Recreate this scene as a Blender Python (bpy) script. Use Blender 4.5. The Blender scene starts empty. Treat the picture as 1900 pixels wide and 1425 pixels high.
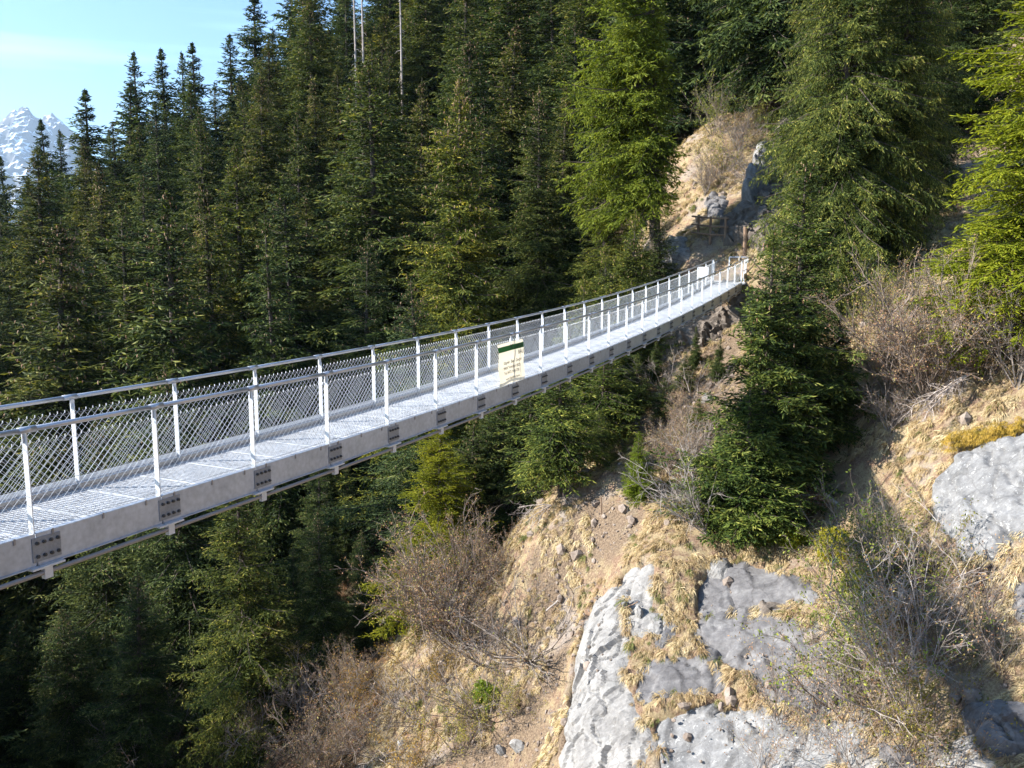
import bpy, math, random
import numpy as np
from mathutils import Vector, Matrix

# ------------------------------------------------------------------ camera, sky, sun, exposure
scene = bpy.context.scene
COL = scene.collection
F_PX, PITCH, ROLL = 1655.7, 0.1514, 0.0045          # photo is 1900 px wide
cam_d = bpy.data.cameras.new("camera")
cam = bpy.data.objects.new("camera", cam_d)
COL.objects.link(cam)
cam_d.sensor_width = 36.0
cam_d.lens = 36.0 * F_PX / 1900.0
cam_d.clip_start, cam_d.clip_end = 0.1, 40000
cam.matrix_world = Matrix.Rotation(math.pi / 2 - PITCH, 4, 'X') @ Matrix.Rotation(ROLL, 4, 'Z')
scene.camera = cam

SUN_EL = math.radians(30)
SUN_H = math.radians(-97)                            # azimuth from +Y, clockwise positive
sun_vec = Vector((math.sin(SUN_H) * math.cos(SUN_EL), math.cos(SUN_H) * math.cos(SUN_EL), math.sin(SUN_EL)))
world = bpy.data.worlds.new("World")
scene.world = world
world.use_nodes = True
wn = world.node_tree
bg = wn.nodes["Background"]
sky = wn.nodes.new("ShaderNodeTexSky")
sky.sky_type = 'NISHITA'
sky.sun_disc = False
sky.sun_elevation = SUN_EL
sky.sun_rotation = SUN_H
sky.altitude = 1500
sky.air_density = 1.0
sky.dust_density = 1.4
sky.ozone_density = 1.6
# a faint cirrus streak fixed in the sky
tc = wn.nodes.new("ShaderNodeTexCoord")
mp = wn.nodes.new("ShaderNodeMapping"); mp.inputs["Rotation"].default_value = (0, math.radians(24), 0)
mp.inputs["Scale"].default_value = (1.6, 1.6, 26)
wn.links.new(tc.outputs["Generated"], mp.inputs["Vector"])
nz = wn.nodes.new("ShaderNodeTexNoise"); nz.inputs["Scale"].default_value = 1.4; nz.inputs["Detail"].default_value = 6
wn.links.new(mp.outputs[0], nz.inputs["Vector"])
cr = wn.nodes.new("ShaderNodeValToRGB")
cr.color_ramp.elements[0].position = 0.52; cr.color_ramp.elements[0].color = (0, 0, 0, 1)
cr.color_ramp.elements[1].position = 0.78; cr.color_ramp.elements[1].color = (0.45, 0.45, 0.45, 1)
wn.links.new(nz.outputs["Fac"], cr.inputs["Fac"])
mx = wn.nodes.new("ShaderNodeMixRGB"); mx.inputs["Color2"].default_value = (9, 9.6, 10, 1)
wn.links.new(cr.outputs[0], mx.inputs["Fac"]); wn.links.new(sky.outputs[0], mx.inputs["Color1"])
gr = wn.nodes.new("ShaderNodeMixRGB"); gr.blend_type = 'MULTIPLY'; gr.inputs[0].default_value = 1; gr.inputs["Color2"].default_value = (.62, .98, 1.26, 1)
wn.links.new(mx.outputs[0], gr.inputs["Color1"]); wn.links.new(gr.outputs[0], bg.inputs["Color"])
bg.inputs["Strength"].default_value = 0.068
sd = bpy.data.lights.new("sun", 'SUN'); sd.energy = 5.0; sd.angle = math.radians(0.53); sd.color = (1.0, 0.945, 0.86)
sun = bpy.data.objects.new("sun", sd); COL.objects.link(sun)
sun.rotation_euler = sun_vec.to_track_quat('Z', 'Y').to_euler()
vs = scene.view_settings
vs.view_transform = 'Standard'; vs.look = 'None'; vs.exposure = 1.75; vs.gamma = 1.0
scene.cycles.max_bounces = 6
scene.cycles.diffuse_bounces = 2
scene.cycles.glossy_bounces = 2
scene.cycles.transmission_bounces = 3
scene.cycles.transparent_max_bounces = 8

# ------------------------------------------------------------------ pixel helpers (photo pixels -> a world point at real distance)
def ray(px, py):
    """world direction with y component 1"""
    u, v = px - 950.0, py - 712.0
    c, s = math.cos(ROLL), math.sin(ROLL)
    u, v = u * c + v * s, -u * s + v * c
    x, dep, up = u / F_PX, 1.0, -v / F_PX
    cp, sp = math.cos(PITCH), math.sin(PITCH)
    y = dep * cp + up * sp
    z = -dep * sp + up * cp
    return np.array([x / y, 1.0, z / y])

def at(px, py, Y):
    return ray(px, py) * Y

# ------------------------------------------------------------------ value noise in numpy
def _hash(ix, iy, iz, seed):
    h = (ix.astype(np.int64) * 374761393 + iy.astype(np.int64) * 668265263 + iz.astype(np.int64) * 2147483647 + seed * 974711) & 0xffffffff
    h = ((h ^ (h >> 13)) * 1274126177) & 0xffffffff
    h = h ^ (h >> 16)
    return (h & 0xffffff) / float(0xffffff)

def vnoise(x, y, z=None, seed=0):
    x = np.asarray(x, float); y = np.asarray(y, float)
    z = np.zeros_like(x) if z is None else np.asarray(z, float)
    ix, iy, iz = np.floor(x), np.floor(y), np.floor(z)
    fx, fy, fz = x - ix, y - iy, z - iz
    fx = fx * fx * (3 - 2 * fx); fy = fy * fy * (3 - 2 * fy); fz = fz * fz * (3 - 2 * fz)
    r = 0
    for a in (0, 1):
        for b in (0, 1):
            for c in (0, 1):
                w = (fx if a else 1 - fx) * (fy if b else 1 - fy) * (fz if c else 1 - fz)
                r = r + w * _hash(ix + a, iy + b, iz + c, seed)
    return r * 2 - 1

def fbm(x, y, z=None, oct=4, seed=0, gain=.5):
    r, a, t = 0, 1.0, 0
    for k in range(oct):
        f = 2.03 ** k
        r = r + a * vnoise(np.asarray(x) * f, np.asarray(y) * f, None if z is None else np.asarray(z) * f, seed + k * 7)
        t += a; a *= gain
    return r / t

# ------------------------------------------------------------------ terrain
PXC = [  # photo px, py, distance
 (1900,1425,19),(1700,1425,20.5),(1500,1425,22.5),(1300,1425,24),(1150,1425,25),(1085,1425,25.6),
 (1900,1200,21.5),(1700,1200,23.5),(1500,1200,26),(1300,1200,27.5),(1150,1200,28.6),(1095,1290,27.3),
 (1900,1020,23.8),(1700,1000,27),(1450,1060,29.2),(1300,1060,30.4),(1190,1060,31.2),(1115,1160,29.6),
 (1900,800,27.5),(1750,850,28.4),(1640,900,29.8),(1900,700,29.3),(1750,700,31.5),(1500,960,31.5),
 (1900,600,32),(1650,600,37),(1150,960,34.5),(1000,960,37),(1310,980,32.6),(1250,880,36.5),
 (1300,800,39.5),(1300,700,43),(1240,640,46),(1400,540,46),(1300,570,47.5),(1310,446,51.5),(1400,470,48),(1270,470,51),
 (1350,350,56),(1300,250,62),(1420,250,60),(1460,180,66),(1900,450,38),(1700,400,46),(1900,200,52),(1600,330,52),
 (1300,0,88),(1600,0,74),(1900,-100,66),(1180,560,53),
 (1040,1180,33.2),(1000,1425,29),(985,1300,31.4),(1020,1080,34.5),(900,1150,36),(800,1300,35),(700,1425,33.5),
 (640,1260,40),(500,1270,45),(450,1425,40),(300,1425,43),(560,1180,50),(100,1500,47),
 (900,1040,44),(760,1160,50),(400,1150,62),(150,1150,66),
 (0,930,76),(-300,930,76),(0,690,98),(100,620,102),(300,520,112),(480,430,116),(640,290,114),(900,230,108),(1100,160,98),
 (600,760,72),(850,760,62),(1080,600,60),(1050,450,76),(300,800,76),
]
WC = [(0,-1,-1.75),(0,-12,1),(-10,-3,-1.2),(10,-3,-1.6),(0,4,-6.5),(0,12,-16),(-8,12,-18),(8,8,-9),(-9,4,-8),(-14,25,-25),(-4,24,-21),
 (-30,12,-24),(-30,-10,-10),(-60,45,-33),(-80,85,-24),(-70,130,-18),(-40,160,4),(0,190,38),(60,150,78),(110,110,74),(60,60,28),(40,30,6),
 (30,8,-2),(35,-15,4),(-120,60,-48),(-120,160,-45),(20,14,-9.5)]
_c = [at(*c) for c in PXC] + [np.array(w, float) for w in WC]
_c = np.array(_c)
def _U(r2):
    return np.where(r2 > 1e-9, .5 * r2 * np.log(np.maximum(r2, 1e-9)), 0)
_n = len(_c)
_K = _U(((_c[:, None, :2] - _c[None, :, :2]) ** 2).sum(-1)) + np.eye(_n) * 0.6
_P = np.hstack([np.ones((_n, 1)), _c[:, :2]])
_A = np.block([[_K, _P], [_P.T, np.zeros((3, 3))]])
_w = np.linalg.solve(_A, np.concatenate([_c[:, 2], np.zeros(3)]))

def sstep(a, b, x):
    t = np.clip((x - a) / (b - a), 0, 1)
    return t * t * (3 - 2 * t)

def ground_base(x, y):
    x = np.atleast_1d(np.asarray(x, float)); y = np.atleast_1d(np.asarray(y, float))
    sh = x.shape
    x = x.ravel(); y = y.ravel()
    out = np.empty_like(x)
    for i in range(0, len(x), 20000):
        X, Y = x[i:i + 20000], y[i:i + 20000]
        cx, cy = np.clip(X, -140, 140), np.clip(Y, -40, 220)
        r2 = (cx[:, None] - _c[None, :, 0]) ** 2 + (cy[:, None] - _c[None, :, 1]) ** 2
        t = _U(r2) @ _w[:_n] + _w[_n] + _w[_n + 1] * cx + _w[_n + 2] * cy
        R = np.hypot(X - 0, Y - 50)
        far = np.where(X > 0, 0.22 * X, 0.1 * X) - 20
        far = np.clip(far, -260, 500)
        k = sstep(125, 200, R)
        out[i:i + 20000] = np.clip(t, -75, 140) * (1 - k) + far * k
    return out.reshape(sh)

def ground(x, y):
    x = np.atleast_1d(np.asarray(x, float)); y = np.atleast_1d(np.asarray(y, float))
    b = ground_base(x, y)
    near = 1 - sstep(3, 9, np.hypot(x, y))
    n = fbm(x * .16, y * .16, oct=3, seed=3) * .8 + fbm(x * .7, y * .7, b * .5, oct=4, seed=11) * .45
    return b + n * (1 - .8 * near)

def hit(px, py, y0=12, y1=150):
    d = ray(px, py)
    Y = np.concatenate([np.arange(y0, 60, .25), np.arange(60, y1, 1.0)])
    g = ground(d[0] * Y, Y)
    below = d[2] * Y < g
    if not below.any():
        return None
    k = int(np.argmax(below))
    if k == 0:
        return d * Y[0]
    a, b = Y[k - 1], Y[k]
    for _ in range(12):
        m = (a + b) / 2
        if d[2] * m < ground(d[0] * m, m)[0]: b = m
        else: a = m
    return d * b

def normal_at(x, y, e=.8):
    g = ground_base(np.array([x - e, x + e, x, x]), np.array([y, y, y - e, y + e]))
    n = np.array([-(g[1] - g[0]) / (2 * e), -(g[3] - g[2]) / (2 * e), 1.0])
    return n / np.linalg.norm(n)

# ------------------------------------------------------------------ mesh helpers
def mk(name, V, F, mat=None, parent=None, attr=None, smooth=False):
    """V (n,3), F (m,k) array or list of arrays with equal/different k"""
    me = bpy.data.meshes.new(name)
    V = np.asarray(V, np.float32)
    Fs = F if isinstance(F, list) else [F]
    Fs = [np.asarray(f, np.int32) for f in Fs if len(f)]
    me.vertices.add(len(V)); me.vertices.foreach_set("co", V.ravel())
    idx = np.concatenate([f.ravel() for f in Fs])
    cnt = np.concatenate([np.full(len(f), f.shape[1], np.int32) for f in Fs])
    st = np.concatenate([[0], np.cumsum(cnt)[:-1]]).astype(np.int32)
    me.loops.add(len(idx)); me.loops.foreach_set("vertex_index", idx)
    me.polygons.add(len(cnt)); me.polygons.foreach_set("loop_start", st)
    if attr is not None:
        for an, av in attr.items():
            a = me.attributes.new(an, 'FLOAT', 'POINT'); a.data.foreach_set("value", np.asarray(av, np.float32))
    me.polygons.foreach_set("use_smooth", np.full(len(cnt), smooth, bool))
    me.update(calc_edges=True); me.validate()
    if mat is not None: me.materials.append(mat)
    o = bpy.data.objects.new(name, me); COL.objects.link(o)
    if parent is not None: o.parent = parent
    return o

def empty(name, loc=(0, 0, 0)):
    o = bpy.data.objects.new(name, None); COL.objects.link(o); o.location = loc
    o.empty_display_size = .2
    return o

def tag(o, label=None, cat=None, group=None, kind=None):
    if label: o['label'] = label
    if cat: o['category'] = cat
    if group: o['group'] = group
    if kind: o['kind'] = kind
    return o

def copy_tree(o, parent=None):
    c = o.copy(); COL.objects.link(c); c.parent = parent
    for ch in list(o.children): copy_tree(ch, c)
    return c

class MB:
    def __init__(s): s.V = []; s.Q = []; s.T = []; s.n = 0
    def add(s, V, Q=None, T=None):
        V = np.asarray(V, float)
        if Q is not None and len(Q): s.Q.append(np.asarray(Q) + s.n)
        if T is not None and len(T): s.T.append(np.asarray(T) + s.n)
        s.V.append(V); s.n += len(V)
    def hexa(s, c):   # 8 corners: bottom 4 ccw, top 4
        s.add(c, [[0, 3, 2, 1], [4, 5, 6, 7], [0, 1, 5, 4], [1, 2, 6, 5], [2, 3, 7, 6], [3, 0, 4, 7]])
    def tube(s, pts, r, sides=4, cap=True):
        pts = np.asarray(pts, float); k = len(pts)
        r = np.broadcast_to(np.asarray(r, float), (k,))
        t = np.gradient(pts, axis=0); t /= np.maximum(np.linalg.norm(t, axis=1, keepdims=True), 1e-9)
        ref = np.array([0, 0, 1.0]) if abs(t[0][2]) < .8 else np.array([1.0, 0, 0])
        a = np.cross(t, ref); a /= np.maximum(np.linalg.norm(a, axis=1, keepdims=True), 1e-9)
        b = np.cross(t, a)
        ang = np.arange(sides) * 2 * math.pi / sides
        ring = pts[:, None] + r[:, None, None] * (a[:, None] * np.cos(ang)[None, :, None] + b[:, None] * np.sin(ang)[None, :, None])
        V = ring.reshape(-1, 3)
        i = np.arange(k - 1)[:, None] * sides; j = np.arange(sides)[None]
        jn = (j + 1) % sides
        Q = np.stack([i + j, i + jn, i + sides + jn, i + sides + j], -1).reshape(-1, 4)
        T = None
        if cap:
            T = [[0, m + 1, m] for m in range(1, sides - 1)] + [[(k - 1) * sides, (k - 1) * sides + m, (k - 1) * sides + m + 1] for m in range(1, sides - 1)]
        s.add(V, Q, T)
    def build(s, name, mat, parent=None, smooth=False, attr=None):
        F = []
        if s.Q: F.append(np.concatenate(s.Q))
        if s.T: F.append(np.concatenate(s.T))
        return mk(name, np.concatenate(s.V), F, mat, parent, attr, smooth)

# ------------------------------------------------------------------ materials
def new_mat(name):
    m = bpy.data.materials.new(name); m.use_nodes = True
    nt = m.node_tree; b = nt.nodes["Principled BSDF"]
    return m, nt, b

def ramp(nt, stops, src, interp='LINEAR'):
    r = nt.nodes.new("ShaderNodeValToRGB"); e = r.color_ramp.elements
    r.color_ramp.interpolation = interp
    while len(e) < len(stops): e.new(.5)
    for i, (p, c) in enumerate(stops): e[i].position = p; e[i].color = (*c, 1)
    nt.links.new(src, r.inputs["Fac"]); return r.outputs[0]

def noise(nt, scale, detail=4, rough=.55, coord="Object", sc=(1, 1, 1), rot=(0, 0, 0), kind="Noise"):
    t = nt.nodes.new("ShaderNodeTexCoord"); m = nt.nodes.new("ShaderNodeMapping")
    m.inputs["Scale"].default_value = sc; m.inputs["Rotation"].default_value = rot
    nt.links.new(t.outputs[coord], m.inputs["Vector"])
    n = nt.nodes.new("ShaderNodeTex" + kind); n.inputs["Scale"].default_value = scale
    if kind == "Noise":
        n.inputs["Detail"].default_value = detail; n.inputs["Roughness"].default_value = rough
    nt.links.new(m.outputs[0], n.inputs["Vector"])
    return n.outputs["Fac"] if kind == "Noise" else n.outputs["Distance"]

def mixc(nt, fac, a, b, mode='MIX'):
    m = nt.nodes.new("ShaderNodeMixRGB"); m.blend_type = mode
    for s, v in (("Fac", fac), ("Color1", a), ("Color2", b)):
        if isinstance(v, (int, float)): m.inputs[s].default_value = v
        elif isinstance(v, tuple): m.inputs[s].default_value = (*v, 1)
        else: nt.links.new(v, m.inputs[s])
    return m.outputs[0]

def bump(nt, b, h, strength=.5, dist=.05):
    n = nt.nodes.new("ShaderNodeBump"); n.inputs["Strength"].default_value = strength; n.inputs["Distance"].default_value = dist
    nt.links.new(h, n.inputs["Height"]); nt.links.new(n.outputs[0], b.inputs["Normal"])

def attr_node(nt, name):
    a = nt.nodes.new("ShaderNodeAttribute"); a.attribute_name = name
    return a.outputs["Fac"]

def foliage_mat(name, stops, transl=.3, tint=True):
    m, nt, b = new_mat(name)
    c = ramp(nt, stops, attr_node(nt, "tint"))
    if tint:
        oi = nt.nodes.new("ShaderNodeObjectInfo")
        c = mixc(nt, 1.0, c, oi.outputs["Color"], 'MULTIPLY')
    nt.links.new(c, b.inputs["Base Color"])
    b.inputs["Roughness"].default_value = .6
    b.inputs["Specular IOR Level"].default_value = .12
    if transl:
        tr = nt.nodes.new("ShaderNodeBsdfTranslucent"); mxs = nt.nodes.new("ShaderNodeMixShader")
        c2 = mixc(nt, 1.0, c, (1.25, 1.2, .55), 'MULTIPLY')
        nt.links.new(c2, tr.inputs["Color"]); mxs.inputs[0].default_value = transl
        nt.links.new(b.outputs[0], mxs.inputs[1]); nt.links.new(tr.outputs[0], mxs.inputs[2])
        nt.links.new(mxs.outputs[0], nt.nodes["Material Output"].inputs["Surface"])
    return m

M = {}
M['needle'] = foliage_mat('needle', [(0, (.012, .022, .009)), (.4, (.046, .070, .020)), (.75, (.145, .165, .036)), (1, (.36, .33, .10))], .27)  # tone varies by spray; low end darkened to deepen shade between crowns
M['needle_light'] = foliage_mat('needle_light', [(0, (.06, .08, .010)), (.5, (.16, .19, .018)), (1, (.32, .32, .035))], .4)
M['cone'] = foliage_mat('cone', [(0, (.16, .09, .05)), (.5, (.30, .18, .11)), (1, (.42, .29, .19))], 0, tint=False)
M['straw'] = foliage_mat('straw', [(0, (.13, .16, .045)), (.10, (.22, .20, .07)), (.2, (.30, .20, .12)), (.6, (.48, .37, .21)), (1, (.64, .54, .35))], .25, tint=False)
M['dry_leaf'] = foliage_mat('dry_leaf', [(0, (.24, .12, .07)), (.5, (.36, .22, .13)), (.8, (.42, .30, .16)), (1, (.34, .36, .08))], .25)
M['green_leaf'] = foliage_mat('green_leaf', [(0, (.10, .13, .03)), (.5, (.30, .27, .06)), (1, (.48, .38, .09))], .3)
M['dead_needle'] = foliage_mat('dead_needle', [(0, (.12, .06, .035)), (.6, (.24, .12, .07)), (1, (.36, .22, .14))], .1)

def bark(name, a, b_, sc=6):
    m, nt, b = new_mat(name)
    n = noise(nt, sc, 6, .65, sc=(1, 1, .25))
    nt.links.new(ramp(nt, [(.3, a), (.7, b_)], n), b.inputs["Base Color"]); b.inputs["Roughness"].default_value = .9
    bump(nt, b, n, .6, .03); return m
M['bark'] = bark('bark', (.035, .025, .02), (.10, .075, .06))
M['grey_twig'] = bark('grey_twig', (.12, .095, .08), (.31, .265, .23), 3)
M['brown_twig'] = bark('brown_twig', (.085, .065, .05), (.25, .195, .16), 3)
M['pale_twig'] = bark('pale_twig', (.22, .185, .165), (.46, .41, .375), 4)
M['dead_wood'] = bark('dead_wood', (.26, .21, .18), (.50, .43, .38), 5)
M['timber'] = bark('timber', (.12, .075, .05), (.30, .20, .13), 8)

def ground_mat():
    m, nt, b = new_mat('earth')
    big = noise(nt, .35, 5, .6); mid = noise(nt, 2.2, 8, .7); fine = noise(nt, 14, 8, .75)
    soil = ramp(nt, [(.25, (.07, .045, .03)), (.45, (.19, .12, .08)), (.62, (.34, .235, .165)), (.8, (.48, .38, .29))], fine)
    straw = ramp(nt, [(.3, (.22, .16, .09)), (.6, (.40, .32, .19)), (.8, (.52, .44, .29))], fine)
    f = ramp(nt, [(.42, (0, 0, 0)), (.58, (1, 1, 1))], mid)
    c = mixc(nt, f, soil, straw)
    rub = ramp(nt, [(.3, (.16, .13, .11)), (.6, (.36, .31, .27)), (.8, (.5, .46, .42))], fine)
    f2 = ramp(nt, [(.52, (0, 0, 0)), (.66, (1, 1, 1))], big)
    c = mixc(nt, f2, c, rub)
    bare = attr_node(nt, "bare")
    c = mixc(nt, bare, c, ramp(nt, [(.28, (.06, .045, .03)), (.45, (.14, .10, .07)), (.6, (.29, .215, .145)), (.8, (.46, .38, .26))], fine))
    # forest floor where the trees stand
    ff = attr_node(nt, "forest")
    floor = ramp(nt, [(.3, (.03, .022, .014)), (.6, (.075, .055, .03)), (.85, (.13, .10, .05))], fine)
    c = mixc(nt, ff, c, floor)
    nt.links.new(c, b.inputs["Base Color"]); b.inputs["Roughness"].default_value = .95
    b.inputs["Specular IOR Level"].default_value = .15
    bump(nt, b, fine, .9, .12); return m
M['earth'] = ground_mat()

def rock_mat(name, dark, mid_, light, lichen, rot=(0, 0, 0), lich=.55, crk=.5, bs=.6):
    m, nt, b = new_mat(name)
    a = noise(nt, .8, 7, .6, sc=(1, 1, 2.2), rot=rot); f = noise(nt, 7, 9, .75); streak = noise(nt, 2.0, 9, .75, sc=(.5, 2.6, 1.4), rot=rot)
    c = ramp(nt, [(.28, dark), (.5, mid_), (.72, light)], a)
    c = mixc(nt, .5, c, ramp(nt, [(.32, dark), (.5, mid_), (.7, light)], streak))
    c = mixc(nt, .55, c, ramp(nt, [(.3, (.42, .42, .42)), (.55, (1, 1, 1)), (.75, (1.3, 1.3, 1.3))], f), 'MULTIPLY')
    l = ramp(nt, [(lich, (0, 0, 0)), (lich + .05, (1, 1, 1))], noise(nt, 5.5, 10, .82))
    c = mixc(nt, l, c, lichen)
    vor = noise(nt, 1.1, kind="Voronoi")
    cr_ = nt.nodes.new("ShaderNodeTexVoronoi"); cr_.feature = 'DISTANCE_TO_EDGE'; cr_.inputs["Scale"].default_value = .9
    tcx = nt.nodes.new("ShaderNodeTexCoord"); nx = nt.nodes.new("ShaderNodeTexNoise"); nx.inputs["Scale"].default_value = 1.5; nx.inputs["Detail"].default_value = 5
    nt.links.new(tcx.outputs["Object"], nx.inputs["Vector"])
    mv = nt.nodes.new("ShaderNodeMixRGB"); mv.inputs[0].default_value = .35
    nt.links.new(tcx.outputs["Object"], mv.inputs[1]); nt.links.new(nx.outputs["Color"], mv.inputs[2]); nt.links.new(mv.outputs[0], cr_.inputs["Vector"])
    crack = ramp(nt, [(0, (.25, .22, .2)), (.018, (1, 1, 1))], cr_.outputs["Distance"])
    c = mixc(nt, crk, c, crack, 'MULTIPLY')
    nt.links.new(c, b.inputs["Base Color"]); b.inputs["Roughness"].default_value = .85
    b.inputs["Specular IOR Level"].default_value = .3
    h = mixc(nt, .5, f, streak)
    bump(nt, b, h, bs, .12); return m
M['rock_grey'] = rock_mat('rock_grey', (.075, .072, .074), (.135, .13, .134), (.27, .265, .262), (.36, .36, .36), rot=(0, 0, .6), lich=.64, crk=.35, bs=.6)
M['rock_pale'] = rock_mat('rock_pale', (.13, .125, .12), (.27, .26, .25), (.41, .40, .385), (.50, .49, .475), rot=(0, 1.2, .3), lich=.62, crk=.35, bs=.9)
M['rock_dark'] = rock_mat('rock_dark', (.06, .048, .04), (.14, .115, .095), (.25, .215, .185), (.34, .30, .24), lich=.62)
M['rock_lichen'] = rock_mat('rock_lichen', (.09, .09, .092), (.19, .19, .193), (.34, .34, .34), (.50, .50, .49), rot=(0, 0, .6), lich=.57, crk=.3, bs=.7)

M['rubble'] = rock_mat('rubble', (.12, .09, .07), (.25, .20, .165), (.38, .32, .27), (.42, .38, .33), lich=.6, crk=0)

def steel(name, base, rough, metal, var=.12, sc=5):
    m, nt, b = new_mat(name)
    n = noise(nt, sc, 6, .6); n2 = noise(nt, sc * 9, 3, .5)
    lo = tuple(x * (1 - var * 1.6) for x in base); hi = tuple(min(1, x * (1 + var * .6)) for x in base)
    c = mixc(nt, .5, ramp(nt, [(.3, lo), (.7, hi)], n), ramp(nt, [(.3, lo), (.7, hi)], n2))
    nt.links.new(c, b.inputs["Base Color"])
    b.inputs["Metallic"].default_value = metal; b.inputs["Roughness"].default_value = rough
    bump(nt, b, n2, .12, .003); return m
M['zinc'] = steel('zinc', (.62, .64, .66), .48, .25)
M['zinc_deck'] = steel('zinc_deck', (.56, .58, .61), .5, .15, .25, 2)
M['zinc_girder'] = steel('zinc_girder', (.45, .49, .55), .38, .35, .20, 1.6)
M['zinc_plate'] = steel('zinc_plate', (.26, .28, .31), .5, .35, .18, 6)
M['bolt'] = steel('bolt', (.10, .10, .10), .5, .5)
M['rail'] = steel('rail', (.50, .52, .56), .32, .6)
M['cable'] = steel('cable', (.30, .28, .27), .6, .4)
M['wire'] = steel('wire', (.80, .82, .84), .45, .2)

def plain(name, c, rough=.7, var=0):
    m, nt, b = new_mat(name)
    if var:
        n = noise(nt, 3, 5); nt.links.new(ramp(nt, [(.3, tuple(x * (1 - var) for x in c)), (.7, c)], n), b.inputs["Base Color"])
    else: b.inputs["Base Color"].default_value = (*c, 1)
    b.inputs["Roughness"].default_value = rough; return m
M['banner'] = plain('banner', (.80, .74, .58), .6, .04)
_nt = M['banner'].node_tree; _t = _nt.nodes.new("ShaderNodeBsdfTranslucent"); _t.inputs["Color"].default_value = (.86, .78, .60, 1)
_m = _nt.nodes.new("ShaderNodeMixShader"); _m.inputs[0].default_value = .33
_nt.links.new(_nt.nodes["Principled BSDF"].outputs[0], _m.inputs[1]); _nt.links.new(_t.outputs[0], _m.inputs[2])
_nt.links.new(_m.outputs[0], _nt.nodes["Material Output"].inputs["Surface"])
M['banner_green'] = plain('banner_green', (.006, .16, .02), .6)
M['ink'] = plain('ink', (.02, .03, .03), .7)
M['ink_faded'] = plain('ink_faded', (.22, .19, .14), .7)
M['moss'] = foliage_mat('moss', [(0, (.12, .10, .02)), (.5, (.30, .20, .03)), (1, (.42, .27, .05))], 0, tint=False)

# ------------------------------------------------------------------ ground sheet
def axis(lo, hi, step, out, grow=1.12):
    a = list(np.arange(lo, hi + 1e-6, step)); s = step; x = hi
    right = []
    while x < out: s *= grow; x += s; right.append(x)
    s = step; x = lo; left = []
    while x > -out: s *= grow; x -= s; left.append(x)
    return np.array(left[::-1] + a + right)
gx = axis(-7, 21, .14, 9000); gy = axis(18, 56, .16, 9000)
GX, GY = np.meshgrid(gx, gy)
GZ = ground(GX, GY)
nx_, ny_ = len(gx), len(gy)
ii = np.arange(ny_ - 1)[:, None] * nx_ + np.arange(nx_ - 1)[None]
Fq = np.stack([ii, ii + 1, ii + nx_ + 1, ii + nx_], -1).reshape(-1, 4)
# forest floor: left of a line through the valley, and far up the slope
def forest_mask(x, y):
    n = fbm(x * .3, y * .3, oct=3, seed=21) * 3
    a = sstep(-1.5, 1.5, (-6.5 + n * .5) - x + .12 * (y - 35))          # left part
    b = sstep(57, 63, y + n) * (1 - sstep(8, 11, x) * (1 - sstep(24, 28, x)) * (1 - sstep(66, 74, y)))
    return np.clip(np.maximum(a, b), 0, 1)
 
_bank = [hit(*p)[:2] for p in ((1265, 700), (1290, 620), (1230, 780), (1320, 760))]
_scree = [hit(*p)[:2] for p in ((1010, 1080), (960, 1180), (980, 1300), (900, 1300), (1000, 1400), (870, 1180), (900, 1420), (1120, 985), (1060, 1010))]
def bare_mask(x, y):
    n = fbm(x * .6, y * .6, oct=4, seed=61) * 2.2
    m_ = np.zeros_like(x)
    for lst, R in ((_bank, 3.0), (_scree, 1.3)):
        for p in lst: m_ = np.maximum(m_, 1 - sstep(R * .6, R * 1.3, np.hypot(x - p[0], y - p[1]) + n))
    return m_
gm = mk("ground", np.stack([GX, GY, GZ], -1).reshape(-1, 3), Fq, M['earth'], attr={"forest": forest_mask(GX, GY).ravel(), "bare": bare_mask(GX, GY).ravel()}, smooth=True)
tag(gm, kind='structure')

# ------------------------------------------------------------------ footbridge
BX, BY, BAZ, BS, BW = -5.155, 9.293, .4307, 1.768, 1.524
bd = np.array([math.sin(BAZ), math.cos(BAZ), 0.0]); bn = np.array([-math.cos(BAZ), math.sin(BAZ), 0.0])
def Bz(t): return -3.083 - .0188 * t + .0013 * t * t
def B(t, lat, h): return np.array([BX, BY, Bz(t) + h]) + bd * t + bn * lat
N0, N1 = -5, 23
bridge = tag(empty("footbridge", B(0, BW / 2, 0)), "galvanised steel suspension footbridge with chain link railings rising across the gorge", "footbridge")
BO = np.array(bridge.location)
class LB(MB):
    def box(s, t0, t1, l0, l1, h0, h1):
        s.hexa(np.array([B(t0, l0, h0), B(t1, l0, h0), B(t1, l1, h0), B(t0, l1, h0), B(t0, l0, h1), B(t1, l0, h1), B(t1, l1, h1), B(t0, l1, h1)]) - BO)
def bpart(mb, name, mat, parent=None, smooth=False):
    o = mb.build(name, mat, parent or bridge, smooth); return o
GH = .36; DH = -.075
rr = random.Random(5)
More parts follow.
